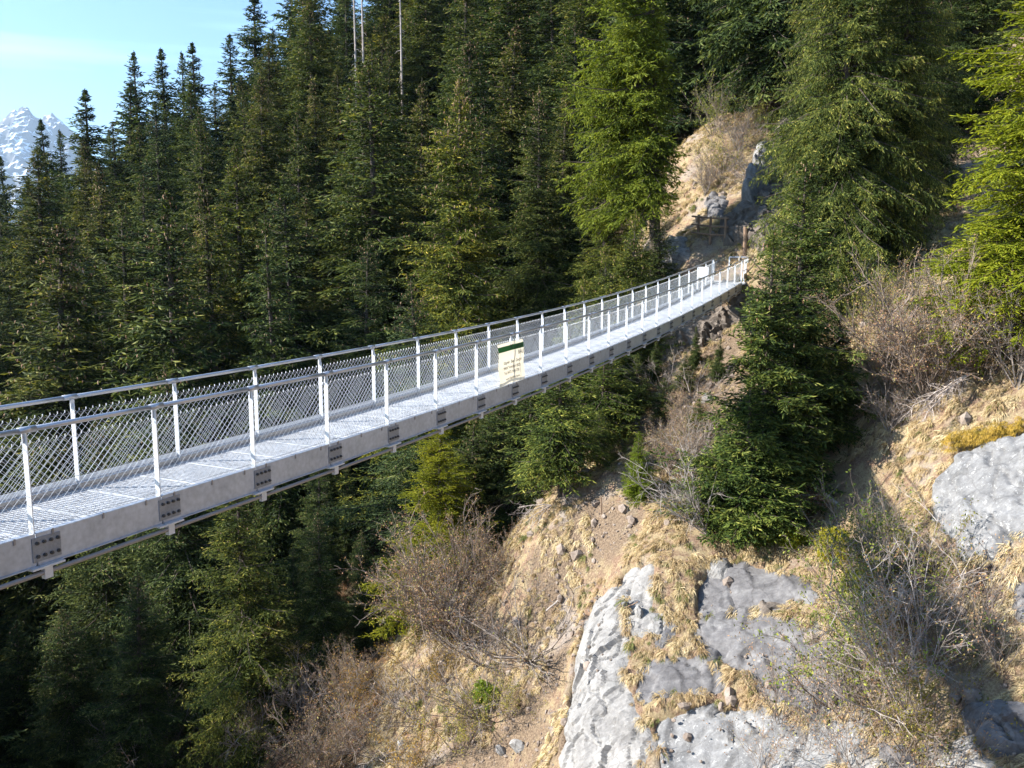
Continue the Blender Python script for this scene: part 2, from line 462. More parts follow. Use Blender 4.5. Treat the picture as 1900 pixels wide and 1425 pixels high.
for side in (0, 1):
    lat = 0 if side == 0 else BW
    sg = -1 if side == 0 else 1       # outward
    off = 0.0
    for n in range(N0, N1):
        t0, t1 = n * BS + .0, (n + 1) * BS
        m = LB()   # channel girder segment: web + bottom flange + top flange
        m.box(t0 + .012, t1 - .012, lat - .004, lat + .004, -GH, 0)
        m.box(t0 + .012, t1 - .012, lat + (.004 if side == 0 else -.07), lat + (.07 if side == 0 else -.004), -.008, .002)
        m.box(t0 + .012, t1 - .012, lat - .03 if side == 0 else lat + .004, lat + .035 if side == 1 else lat - .004, -GH - .006, -GH + .004)
        bpart(m, "girder_panel", M['zinc_girder'])
        # cross bracket + hanger below at each joint
        m = LB()
        tb = t0 + .10
        m.box(tb - .05, tb + .05, lat + sg * .02 - .03, lat + sg * .02 + .03, -GH - .16, -GH - .008)
        m.box(tb - .20, tb + .20, lat + sg * .02 - .045, lat + sg * .02 + .045, -GH - .030, -GH - .007)
        bpart(m, "hanger_bracket", M['zinc'])
    # handrail tube in lengths with sleeves
    for n in range(N0, N1):
        t0, t1 = n * BS, (n + 1) * BS
        m = LB(); m.tube([B(t, lat, 1.15) - BO for t in np.linspace(t0, t1, 4)], .030, 10)
        bpart(m, "handrail", M['rail'], smooth=True)
        m = LB(); m.tube([B(t, lat, 1.15) - BO for t in (t0 - .10, t0 + .10)], .037, 10)
        bpart(m, "rail_sleeve", M['rail'], smooth=True)
    m = LB(); m.tube([B(t, lat + sg * .02, -GH - .09) - BO for t in np.linspace(N0 * BS, N1 * BS, 60)], .028, 8)
    bpart(m, "cable", M['cable'], smooth=True)
    # posts: flat bars set across the walkway, tops cut back under the rail
    for n in range(N0, N1 + 1):
        t = n * BS
        m = LB()
        wv = .075
        lo, hi = (lat + .006, lat + .006 + wv) if side == 0 else (lat - .006 - wv, lat - .006)
        c = [B(t - .006, lo, -.16), B(t + .006, lo, -.16), B(t + .006, hi, -.16), B(t - .006, hi, -.16)]
        top_in, top_out = (1.04, 1.125) if side == 0 else (1.125, 1.04)
        c += [B(t - .006, lo, top_out), B(t + .006, lo, top_out), B(t + .006, hi, top_in), B(t - .006, hi, top_in)]
        m.hexa(np.array(c) - BO)
        ob = bpart(m, "railing_post", M['zinc'])
        m = LB(); m.box(t - .03, t + .03, (lo + hi) / 2 - .006, (lo + hi) / 2 + .006, 1.0, 1.125); m.build("saddle", M['zinc'], ob)
    # chain link infill: two families of crossing wires with twisted tips
    m = LB(); mh0, mh1 = .0, .985
    pitch = .108; tt = N0 * BS
    ins = lat + (.09 if side == 0 else -.09)
    H = mh1 - mh0; run = H * 1.05
    while tt < N1 * BS:
        for q, sgn in ((0, 1), (.003, -1)):
            a, b = tt - sgn * run / 2, tt + sgn * run / 2
            P0 = B(a, ins + q, mh0); P1 = B(b, ins + q, 0); P1[2] = Bz(b) + mh1 + rr.uniform(-.003, .003)
            mid = (P0 + P1) / 2; mid[2] = Bz((a + b) / 2) + (mh0 + mh1) / 2
            m.tube(np.array([P0, mid, P1]) - BO, .0023, 3, cap=False)
        K = B(tt + run / 2, ins, mh1 + .008) - BO
        m.tube([K + [0, 0, -.016], K + [0, 0, .014]], .0068, 4)
        tt += pitch
    bpart(m, "chain_link", M['wire'])
    if side:
        for n in range(N0, N1):
            m = LB(); m.box(n * BS + .01, (n + 1) * BS - .01, lat - .012, lat - .006, DH + .01, .075)
            bpart(m, "toe_board", M['zinc'])
    m = LB()
    for hh in (.955, .5, .03):
        m.tube([B(t, ins - .004, hh) - BO for t in np.linspace(N0 * BS, N1 * BS, 90)], .0032, 3, cap=False)
    bpart(m, "tension_wire", M['cable'])
# splice plates with bolts on the near girder, plain on the far one
for side in (0, 1):
    lat = -.004 if side == 0 else BW + .004
    sg = -1 if side == 0 else 1
    for n in range(N0 + 1, N1):
        t = n * BS + .11
        m = LB(); m.box(t - .16, t + .19, min(lat, lat + sg * .010), max(lat, lat + sg * .010), -GH + .045, -.045)
        sp = bpart(m, "splice_plate", M['zinc_plate'])
        if side: continue
        stuff = LB()
        for k, dt in enumerate((-.105, -.02, .065, .15)):
            for h in (-.105, -GH + .105):
                mm = LB() if n < 11 else stuff
                mm.tube([B(t + dt, lat - .010, h) - BO, B(t + dt, lat - .032, h) - BO], .021, 6)
                mm.tube([B(t + dt, lat - .032, h) - BO, B(t + dt, lat - .046, h) - BO], .010, 6)
                if n < 11: mm.build("bolt", M['bolt'], sp)
        if n >= 11: stuff.build("bolts", M['bolt'], sp)['kind'] = 'stuff' 
# clips along the girder top
m = LB()
for n in range(N0, N1):
    for f in (.12, .5, .86):
        t = (n + f) * BS; m.box(t - .012, t + .012, -.014, -.004, -.055, .012)
o = bpart(m, "mesh_clip", M['cable']); o['kind'] = 'stuff'
# deck: real grating panels
DH = -.075
for n in range(N0, N1):
    for half in (0, 1):
        t0 = (n + half * .5) * BS + .012; t1 = (n + half * .5 + .5) * BS - .012
        m = LB()
        for l in np.linspace(.095, BW - .095, 38):
            m.box(t0, t1, l - .0028, l + .0028, DH - .03, DH)
        for t in np.linspace(t0 + .02, t1 - .02, 15):
            m.box(t - .0045, t + .0045, .095, BW - .095, DH - .012, DH + .003)
        for t in (t0 + .004, t1 - .004):
            m.box(t - .005, t + .005, .08, BW - .08, DH - .034, DH + .006)
        bpart(m, "deck_grating", M['zinc_deck'])
    m = LB(); t = n * BS
    m.box(t - .04, t + .04, .01, BW - .01, -GH + .01, DH - .036)
    bpart(m, "cross_beam", M['zinc_girder'])
# far landing platform
TL = N1 * BS
m = LB(); m.box(TL + .02, TL + 1.7, -.15, BW + .45, DH - .06, DH); bpart(m, "landing_plate", M['zinc_deck'])
m = LB(); m.box(TL - .9, TL - .86, BW + .02, BW + .55, .3, .85); bpart(m, "end_plate", M['zinc'])
for k, (t, l) in enumerate([(TL + .1, BW + .05), (TL + .35, BW + .05), (TL + .5, 0), (TL + .95, 0), (TL + 1.4, 0), (TL + 1.6, .5), (TL + 1.6, 1.0)]):
    m = LB(); m.box(t - .03, t + .03, l - .03, l + .03, DH, 1.1); bpart(m, "railing_post", M['zinc'])
m = LB(); m.tube([B(TL, 0, 1.15) - BO, B(TL + 1.6, 0, 1.12) - BO, B(TL + 1.6, 1.0, 1.12) - BO], .03, 8)
m.tube([B(TL, 0, .55) - BO, B(TL + 1.6, 0, .55) - BO, B(TL + 1.6, 1.0, .55) - BO], .02, 6)
bpart(m, "handrail", M['rail'])
m = LB(); m.box(TL + .3, TL + 1.5, -.02, .02, .12, .38); bpart(m, "kick_plate", M['zinc'])
# concrete footing below the landing
m = LB(); m.box(TL + .3, TL + 1.9, -.3, BW + .5, -3.2, DH - .07)
o = m.build("bridge_footing", M['rock_pale']); o.location = BO
tag(o, "concrete block carrying the far end of the footbridge", "footing")

# ------------------------------------------------------------------ banner on the near railing
def bt_at(px):     # bridge parameter under a picture column, near railing
    best = min(np.linspace(0, 30, 3001), key=lambda t: abs(proj(B(t, 0, .5))[0] - px)); return best
def proj(P):
    cp, sp = math.cos(PITCH), math.sin(PITCH)
    dep = P[1] * cp - P[2] * sp; up = P[1] * sp + P[2] * cp
    u, v = F_PX * P[0] / dep, -F_PX * up / dep
    c, s = math.cos(ROLL), math.sin(ROLL)
    return u * c - v * s + 950, u * s + v * c + 712
ta, tb_ = bt_at(921), bt_at(968)
ban = tag(empty("banner", B((ta + tb_) / 2, -.03, .5)), "cream advertising banner with a green stripe tied to the bridge railing", "banner")
BW_, BH_ = tb_ - ta, .96
# banner frame: origin lower-left, x along bridge, z up
zs = Bz(ta); slope = (Bz(tb_) - Bz(ta)) / BW_
def P_ban(u, v, out=0.0):
    wob = .025 * math.sin(u * 7 + 1) * (1 - v) + .012 * math.sin(v * 11)
    lean = .05 * (1 - v) if u < .5 else .0
    p = B(ta + (u + (1 - v) * .03 * (1 if u > .5 else 1)) * BW_, -.035 - wob - out, 0)
    p[2] = zs + slope * u * BW_ + .03 + v * BH_
    return p - np.array(ban.location)
def ban_grid(u0, u1, v0, v1, out, name, mat, parent):
    us, vs_ = np.linspace(u0, u1, 25), np.linspace(v0, v1, 25)
    V = [P_ban(u, v, out) for v in vs_ for u in us]; nn = len(V)
    V += [P_ban(u, v, out - .0015) for v in vs_ for u in us] if mat is not M['banner'] else []
    i = np.arange(24)[:, None] * 25 + np.arange(24)[None]
    q = np.stack([i, i + 1, i + 26, i + 25], -1).reshape(-1, 4)
    return mk(name, V, np.concatenate([q, q[:, ::-1] + nn]) if mat is not M['banner'] else q, mat, parent, smooth=True)
ban_grid(0, 1, 0, 1, 0, "sheet", M['banner'], ban)
ban_grid(.0, 1, .80, .925, .004, "green_stripe", M['banner_green'], ban)
ban_grid(.845, .852, 0, .80, .004, "crease_shade", M['ink_faded'], ban)  # shade line of a fold, drawn as a thin dark strip
def text(s, u, v, size, mat, name, u1):
    c = bpy.data.curves.new("txt", 'FONT'); c.body = s; c.size = size; c.offset = .0015
    o = bpy.data.objects.new("txt", c); COL.objects.link(o)
    dg = bpy.context.evaluated_depsgraph_get()
    me = bpy.data.meshes.new_from_object(o.evaluated_get(dg))
    bpy.data.objects.remove(o)
    n = len(me.vertices); co = np.empty(n * 3, np.float32); me.vertices.foreach_get("co", co); co = co.reshape(-1, 3)
    sx = (u1 - u) * BW_ / co[:, 0].max()
    out = np.array([P_ban(u + x * sx / BW_, v + y / BH_, .008) for x, y, _ in co], np.float32)
    me.vertices.foreach_set("co", out.ravel()); me.name = name; me.update()
    me.materials.clear(); me.materials.append(mat)
    t = bpy.data.objects.new(name, me); COL.objects.link(t); t.parent = ban
    return t
text("K", .47, .82, .17, M['ink'], "lettering", .60)
text("LAPFER", .61, .82, .12, M['ink'], "lettering", .97)
text("BAU", .76, .67, .13, M['ink'], "lettering", .97)
text("Klapfer", .19, .49, .10, M['ink'], "lettering", .47)
text("Bau", .51, .49, .10, M['ink'], "lettering", .65)
text("GmbH", .69, .49, .10, M['ink'], "lettering", .90)
text("39030 Terenten (BZ)", .19, .365, .085, M['ink_faded'], "lettering", .86)
text("Tel. 0472 546178", .19, .25, .085, M['ink_faded'], "lettering", .80)
text("www.klapfer.com", .24, .11, .08, M['ink_faded'], "lettering", .80)
m = MB()
for u, v in ((.02, .99), (.5, .99), (.97, .99), (.03, .03), (.97, .02)):
    p = P_ban(u, v, .003); m.tube([p, p + np.array([.0, .10, .03])], .004, 4)
m.build("cable_tie", M['ink'], ban)

# ------------------------------------------------------------------ spruces
def spruce(seed, H=22., R=3.4, base=.08, nbr=380, l2=.26, kstep=.16, klen=.34, kw=.085, cones=110, droop=1.0, light=False, side=None, dead=0, ragged=.3):
    rg = np.random.RandomState(seed)
    root = empty("spruce"); tr = MB()
    # trunk
    zz = np.linspace(-1.2, H, 16); bend = rg.uniform(-.012, .012, 2)
    tp = np.stack([bend[0] * (zz / H) ** 2 * H, bend[1] * (zz / H) ** 2 * H, zz], -1)
    r0 = .0125 * H + .03
    tr.tube(tp, r0 * (1 - np.clip(zz / H, 0, 1)) ** .85 + .012, 9)
    def axis_at(z):
        q = (z / H) ** 2 * H; return np.stack([bend[0] * q, bend[1] * q, z], -1)
    q = np.sort(rg.rand(nbr) ** 1.2)           # fraction in the crown
    q = np.floor(q * nbr / 5) * 5 / nbr * .2 + q * .8
    z = (base + (1 - base) * q * .99) * H
    az = rg.rand(nbr) * 2 * math.pi
    prof = (1 - q) ** .66 * np.minimum(1, .74 + q * 1.8) * (1 - .25 * q) + .008
    lob = 1 + ragged * vnoise(np.cos(az) * 1.6 + seed, np.sin(az) * 1.6, z * .55, seed=seed) * 1.3
    L = R * prof * lob * rg.uniform(.55, 1.15, nbr)
    if side is not None:                        # one-sided crown
        L *= np.where(z < H * .75, .58 + .42 * np.cos(az - side), 1.0).clip(.22, 1)
    L = np.maximum(L, .10)
    e0 = np.interp(q, [0, .35, .8, 1], [-.18, .02, .42, .8]) + rg.normal(0, .17, nbr)
    dr = np.interp(q, [0, .5, 1], [.42, .30, .0]) * droop
    up = np.interp(q, [0, .6, 1], [.22, .14, .0])
    def bpos(i, s):
        a = az[i]; l = L[i]
        rad = l * s * np.cos(np.clip(e0[i], -1, 1.15) * .9)
        v = l * (np.sin(e0[i]) * s - dr[i] * s ** 1.6 + up[i] * s ** 3.2)
        c = axis_at(z[i])
        return np.stack([c[..., 0] + np.cos(a) * rad, c[..., 1] + np.sin(a) * rad, c[..., 2] + v], -1)
    for i in range(nbr):
        if L[i] < .5: continue
        s = np.array([0, .35, .7, .97]); P = bpos(np.full(4, i), s)
        tr.tube(P, [.010 + .011 * L[i], .007 + .007 * L[i], .005 + .003 * L[i], .004], 3, cap=False)
    for k in range(dead):                       # dead bare limbs below the crown
        zb = rg.uniform(.02, max(base, .12)) * H; a = rg.rand() * 6.28; l = rg.uniform(.6, 2.4)
        s = np.linspace(0, 1, 5)
        P = np.stack([np.cos(a) * l * s, np.sin(a) * l * s, zb - .25 * l * s ** 1.5 + rg.uniform(-.1, .1)], -1)
        tr.tube(P, [.022, .015, .010, .007, .003], 3, cap=False)
        for j in range(5):
            p = P[rg.randint(1, 4)]; d = np.array([math.cos(a + rg.uniform(-1, 1)), math.sin(a + rg.uniform(-1, 1)), rg.uniform(-.9, .1)]) * rg.uniform(.3, .8)
            tr.tube([p, p + d * .5, p + d + [0, 0, -.08]], [.007, .005, .002], 3, cap=False)
    # branchlets
    per = np.maximum(6, (L / l2 * 2.1).astype(int))
    bi = np.repeat(np.arange(nbr), per); nb = len(bi)
    k = np.concatenate([np.arange(p) for p in per]); pk = per[bi]
    s = .03 + .97 * (k + rg.rand(nb) * .8) / pk
    sgn = np.where(k % 2 == 0, 1., -1.)
    P = bpos(bi, s); P2 = bpos(bi, np.minimum(s + .03, 1.05)); T = P2 - P; T /= np.linalg.norm(T, axis=1, keepdims=True) + 1e-9
    S = np.stack([-np.sin(az[bi]), np.cos(az[bi]), 0 * az[bi]], -1) * sgn[:, None]
    l = (.34 * L[bi] * (1.02 - s) ** .7 * np.minimum(1, s * 3) + .16 * np.minimum(1, L[bi])) * rg.uniform(.6, 1.25, nb)
    l = np.minimum(l, 1.25)
    fwd = rg.uniform(.35, .9, nb)[:, None]
    dn = (rg.uniform(.0, .55, nb) * droop * np.interp(q[bi], [0, .8, 1], [1, .6, -.4]))[:, None]
    D = T * fwd + S * (1 - .3 * fwd) + np.array([0, 0, -1.0]) * dn + rg.normal(0, .36, (nb, 3)); D /= np.linalg.norm(D, axis=1, keepdims=True)
    # kites (needle sprays) along each branchlet
    npk = np.maximum(3, (l / kstep * 1.6).astype(int)); ki = np.repeat(np.arange(nb), npk); nk = len(ki)
    kk = np.concatenate([np.arange(p) for p in npk]); f = (kk + rg.rand(nk) * .7) / npk[ki]
    c = P[ki] + D[ki] * (l[ki] * f)[:, None]
    c[:, 2] -= .18 * droop * l[ki] * f ** 2
    sg2 = np.where(kk % 2 == 0, 1., -1.)
    S2 = np.cross(D[ki], np.array([0, 0, 1.0])); S2 /= np.linalg.norm(S2, axis=1, keepdims=True) + 1e-9
    d = D[ki] * rg.uniform(.6, 1.1, nk)[:, None] + S2 * (sg2 * rg.uniform(.25, .9, nk))[:, None] + rg.normal(0, .22, (nk, 3))
    d[:, 2] -= .28 * droop
    tip = f > .8
    d[tip] = D[ki][tip] + rg.normal(0, .12, (tip.sum(), 3))
    d /= np.linalg.norm(d, axis=1, keepdims=True)
    kl = klen * rg.uniform(.6, 1.2, nk) * (.30 + .70 * np.minimum(1, L[bi][ki] / 1.3))
    w = kw * rg.uniform(.7, 1.25, nk) * (.5 + .5 * np.minimum(1, L[bi][ki] / 1.3))
    rnd = rg.normal(0, 1, (nk, 3)) * .55 + np.array([0, 0, 1.0])
    a_ = np.cross(d, rnd); a_ /= np.linalg.norm(a_, axis=1, keepdims=True) + 1e-9
    b_ = np.cross(a_, d)
    m1 = c + d * (kl * .5)[:, None]
    V = np.stack([c, m1 + a_ * (w * .5)[:, None] - b_ * (w * .22)[:, None], c + d * kl[:, None], m1 - a_ * (w * .5)[:, None] - b_ * (w * .22)[:, None], m1 + b_ * (w * .16)[:, None]], 1).reshape(-1, 3)
    # leader
    nl = 60; zl = H - rg.rand(nl) ** .8 * .055 * H
    cl = axis_at(zl); cl += rg.normal(0, .01, cl.shape); al = rg.rand(nl) * 6.283
    dl = np.stack([np.cos(al) * .6, np.sin(al) * .6, np.full(nl, .75)], -1); ll = (.05 + .15 * (H - zl) / (.055 * H)) * H / 22
    wl = np.stack([-np.sin(al), np.cos(al), 0 * al], -1) * (kw * .35)
    ml = cl + dl * (ll * .5)[:, None]
    V = np.concatenate([V, np.stack([cl, ml + wl, cl + dl * ll[:, None], ml - wl, ml + [0, 0, .02]], 1).reshape(-1, 3)])
    nk2 = nk; nk = nk + nl
    o5 = np.arange(nk)[:, None] * 5
    F = np.concatenate([o5 + [[0, 1, 4]], o5 + [[1, 2, 4]], o5 + [[0, 4, 3]], o5 + [[4, 2, 3]]])
    nk = nk2; print('KITES', seed, nk)
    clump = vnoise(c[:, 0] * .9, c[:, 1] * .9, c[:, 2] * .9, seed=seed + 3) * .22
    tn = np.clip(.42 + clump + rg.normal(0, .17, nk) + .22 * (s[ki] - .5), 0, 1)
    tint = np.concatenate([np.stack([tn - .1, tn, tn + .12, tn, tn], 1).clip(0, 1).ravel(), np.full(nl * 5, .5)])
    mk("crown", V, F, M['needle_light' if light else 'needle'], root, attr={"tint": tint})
    tr.build("trunk", M['bark'], root)
    if cones:
        ci = rg.choice(nb, min(cones, nb), replace=False, p=(lambda ww: ww / ww.sum())(np.where((q[bi] > .45) & (s > .55), (q[bi] - .35) ** 1.3, 1e-7)))
        cb = MB()
        tz = []
        for j in ci:
            p = P[j] + D[j] * l[j] * .8; ln = rg.uniform(.12, .18); rr_ = rg.uniform(.020, .028)
            dz = np.array([rg.uniform(-.25, .25), rg.uniform(-.25, .25), -1])
            cb.tube([p, p + dz * ln * .2, p + dz * ln * .65, p + dz * ln], [.008, rr_, rr_ * .85, .005], 5, cap=False)
            tz += [rg.rand()] * 20
        oc = cb.build("cones", M['cone'], root, attr={"tint": tz}); oc['kind'] = 'stuff'
    root['_h'] = H
    return root

protos = {}
def get_proto(key):
    if key in protos: return protos[key]
    P_ = {
     'f0': dict(seed=1, H=22, R=4.3, nbr=520, l2=.32, kstep=.165, klen=.36, kw=.10, cones=260),
     'f1': dict(seed=2, H=22, R=4.8, nbr=500, l2=.32, kstep=.165, klen=.36, kw=.10, cones=160, ragged=.45),
     'f2': dict(seed=3, H=22, R=3.7, nbr=500, l2=.32, kstep=.165, klen=.35, kw=.095, cones=90, base=.08),
     'f3': dict(seed=4, H=22, R=4.4, nbr=540, l2=.31, kstep=.165, klen=.35, kw=.095, cones=380, ragged=.35, droop=1.2),
     'f4': dict(seed=31, H=22, R=4.6, nbr=460, l2=.32, kstep=.165, klen=.35, kw=.095, cones=120, ragged=.6, base=.14, dead=30),
     'f5': dict(seed=32, H=22, R=4.1, nbr=580, l2=.31, kstep=.165, klen=.35, kw=.095, cones=60, ragged=.5, droop=1.35),
     's0': dict(seed=5, H=22, R=3.3, nbr=400, l2=.34, kstep=.26, klen=.48, kw=.14, cones=60, base=.12, ragged=.5),
     's1': dict(seed=6, H=22, R=3.6, nbr=340, l2=.36, kstep=.26, klen=.48, kw=.14, cones=60, base=.1, ragged=.6),
     'n0': dict(seed=11, H=22, R=5.0, nbr=700, l2=.24, kstep=.125, klen=.26, kw=.066, cones=420, ragged=.45, droop=1.15, base=.04),
     'n1': dict(seed=12, H=22, R=4.4, nbr=660, l2=.24, kstep=.125, klen=.25, kw=.066, cones=160, ragged=.45, base=.02),
     'L0': dict(seed=13, H=22, R=4.6, nbr=660, l2=.25, kstep=.125, klen=.25, kw=.07, cones=0, light=True, ragged=.4, base=.03),
     'LS': dict(seed=14, H=26, R=5.8, nbr=720, l2=.26, kstep=.14, klen=.29, kw=.08, cones=0, light=True, ragged=.5, base=.20, side=math.pi * 1.02, dead=60),
     'm0': dict(seed=15, H=13, R=3.1, nbr=560, l2=.18, kstep=.115, klen=.24, kw=.072, cones=50, ragged=.5, base=.0, droop=.8),
     'm1': dict(seed=16, H=11, R=2.8, nbr=500, l2=.18, kstep=.115, klen=.24, kw=.072, cones=70, ragged=.5, base=.02, droop=.8),
     'k0': dict(seed=17, H=6, R=1.7, nbr=300, l2=.15, kstep=.10, klen=.20, kw=.062, cones=0, ragged=.4, base=.06, droop=.6),
     'k1': dict(seed=18, H=5, R=1.7, nbr=300, l2=.14, kstep=.09, klen=.17, kw=.058, cones=0, light=True, ragged=.4, base=.02, droop=.5),
     'k2': dict(seed=19, H=7, R=2.1, nbr=260, l2=.19, kstep=.11, klen=.22, kw=.062, cones=0, ragged=.6, base=.2, droop=1.0, dead=25),
     'W0': dict(seed=20, H=30, R=6.6, nbr=900, l2=.26, kstep=.14, klen=.28, kw=.066, cones=260, ragged=.4, base=.06, droop=1.4, dead=30),
     'D0': dict(seed=21, H=24, R=5.2, nbr=420, l2=.34, kstep=.24, klen=.46, kw=.13, cones=0, ragged=.4, base=.10, droop=1.3, dead=150),
    }
    o = spruce(**P_[key]); protos[key] = [o, False, P_[key]['H']]
    return protos[key]

def plant(key, xyz, h, wid=1.0, rot=None, label=None, group=None, tint=(1, 1, 1), name="spruce_tree"):
    p = get_proto(key)
    if not p[1]: o = p[0]; p[1] = True
    else: o = copy_tree(p[0])
    o.name = name
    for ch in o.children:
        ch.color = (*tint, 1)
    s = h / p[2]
    o.location = xyz; o.scale = (s * wid, s * wid, s)
    o.rotation_euler = (R_.gauss(0, .018), R_.gauss(0, .018), R_.uniform(0, 6.28) if rot is None else rot)
    tag(o, label, "tree", group)
    return o
R_ = random.Random(77)

# (tip px, tip py, distance, kind, width, tint, label)
DK = (.72, .80, .85); MD = (1, 1, 1); BL = (.72, .82, 1.05); YG = (1.35, 1.25, .9); BR = (1.08, .98, .92); YY = (1.6, 1.4, .9)  # DK: dark trees, and shade painted into the colour of gorge ones
trees = [
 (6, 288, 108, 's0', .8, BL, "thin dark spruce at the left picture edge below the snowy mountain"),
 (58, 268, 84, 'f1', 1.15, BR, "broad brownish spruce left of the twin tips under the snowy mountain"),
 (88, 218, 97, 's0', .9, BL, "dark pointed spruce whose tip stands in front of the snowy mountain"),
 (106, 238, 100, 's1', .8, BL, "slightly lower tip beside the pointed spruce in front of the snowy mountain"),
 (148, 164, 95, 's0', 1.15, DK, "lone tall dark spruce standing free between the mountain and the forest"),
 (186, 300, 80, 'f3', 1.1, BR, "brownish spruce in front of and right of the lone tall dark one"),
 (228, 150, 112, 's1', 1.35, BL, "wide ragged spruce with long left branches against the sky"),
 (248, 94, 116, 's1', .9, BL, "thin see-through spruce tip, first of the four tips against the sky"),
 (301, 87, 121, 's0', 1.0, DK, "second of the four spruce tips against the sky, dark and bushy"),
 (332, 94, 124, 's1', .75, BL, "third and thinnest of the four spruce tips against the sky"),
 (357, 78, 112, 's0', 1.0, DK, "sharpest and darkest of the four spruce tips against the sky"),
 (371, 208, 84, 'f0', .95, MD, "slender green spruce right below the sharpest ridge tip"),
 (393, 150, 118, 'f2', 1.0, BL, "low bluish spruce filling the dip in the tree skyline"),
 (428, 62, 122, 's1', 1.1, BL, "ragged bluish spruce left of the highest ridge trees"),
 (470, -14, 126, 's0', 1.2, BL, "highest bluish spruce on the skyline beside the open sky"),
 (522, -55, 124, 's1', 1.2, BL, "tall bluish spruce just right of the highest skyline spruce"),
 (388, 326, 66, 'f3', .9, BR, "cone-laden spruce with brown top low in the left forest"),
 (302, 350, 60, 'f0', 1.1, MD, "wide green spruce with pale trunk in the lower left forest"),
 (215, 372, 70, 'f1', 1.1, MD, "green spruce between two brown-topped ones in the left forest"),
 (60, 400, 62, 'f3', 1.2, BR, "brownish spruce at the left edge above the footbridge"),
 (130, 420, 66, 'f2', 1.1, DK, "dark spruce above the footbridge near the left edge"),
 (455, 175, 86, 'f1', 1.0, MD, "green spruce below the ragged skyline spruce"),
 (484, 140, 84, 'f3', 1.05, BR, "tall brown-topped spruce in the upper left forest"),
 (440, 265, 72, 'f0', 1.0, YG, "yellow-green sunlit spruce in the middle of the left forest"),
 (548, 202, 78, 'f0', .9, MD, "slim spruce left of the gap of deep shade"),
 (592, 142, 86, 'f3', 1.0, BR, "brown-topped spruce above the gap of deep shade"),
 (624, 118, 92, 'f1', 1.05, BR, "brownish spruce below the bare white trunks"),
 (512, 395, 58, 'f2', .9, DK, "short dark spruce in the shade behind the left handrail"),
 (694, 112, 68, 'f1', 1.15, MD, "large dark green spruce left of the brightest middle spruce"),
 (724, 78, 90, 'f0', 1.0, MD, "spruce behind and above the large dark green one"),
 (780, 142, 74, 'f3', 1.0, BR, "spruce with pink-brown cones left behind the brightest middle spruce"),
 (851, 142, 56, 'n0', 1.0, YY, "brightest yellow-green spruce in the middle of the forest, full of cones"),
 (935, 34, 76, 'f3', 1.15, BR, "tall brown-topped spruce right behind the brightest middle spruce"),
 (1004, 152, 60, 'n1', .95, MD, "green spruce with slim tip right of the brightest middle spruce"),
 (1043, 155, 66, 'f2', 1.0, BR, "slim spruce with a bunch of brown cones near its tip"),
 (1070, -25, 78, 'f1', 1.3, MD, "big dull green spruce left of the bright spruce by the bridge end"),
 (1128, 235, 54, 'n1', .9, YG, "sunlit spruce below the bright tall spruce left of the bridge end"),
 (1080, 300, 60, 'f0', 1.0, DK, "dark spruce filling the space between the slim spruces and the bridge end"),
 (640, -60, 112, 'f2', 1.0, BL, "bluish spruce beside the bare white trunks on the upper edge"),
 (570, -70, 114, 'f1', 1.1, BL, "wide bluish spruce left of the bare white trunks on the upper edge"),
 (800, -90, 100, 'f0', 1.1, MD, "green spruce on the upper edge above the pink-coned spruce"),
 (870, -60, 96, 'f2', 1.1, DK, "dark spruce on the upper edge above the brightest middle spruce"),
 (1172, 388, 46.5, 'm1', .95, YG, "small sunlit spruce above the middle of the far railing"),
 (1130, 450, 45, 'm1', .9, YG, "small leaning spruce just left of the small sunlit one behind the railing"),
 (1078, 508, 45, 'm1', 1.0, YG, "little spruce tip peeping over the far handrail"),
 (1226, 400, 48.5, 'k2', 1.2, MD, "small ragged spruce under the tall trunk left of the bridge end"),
]
placed = []
def plant_tip(px, py, Y, kind, wid, tint, label, group=None, name="spruce_tree", rot=None, lift=0, maxh=99):
    T = at(px, py, Y); g = ground(T[0], T[1])[0] + lift; h = T[2] - g
    if h < 2: h = 2
    h = min(h, maxh)
    ax = 1 if h > 14 else 1.2
    placed.append((T[0], T[1], wid * 3 * h / 22))
    return plant(kind, (T[0], T[1], g), h, wid * ax if kind[0] in 'fsn' and h < 14 else wid, rot, label, group, tint, name), h
HS = []
for t in trees:
    t = list(t); t[4] *= 1.22 if t[2] > 56 else 1.08
    o, h = plant_tip(*t); HS.append((round(h, 1), t[-1][:30]))
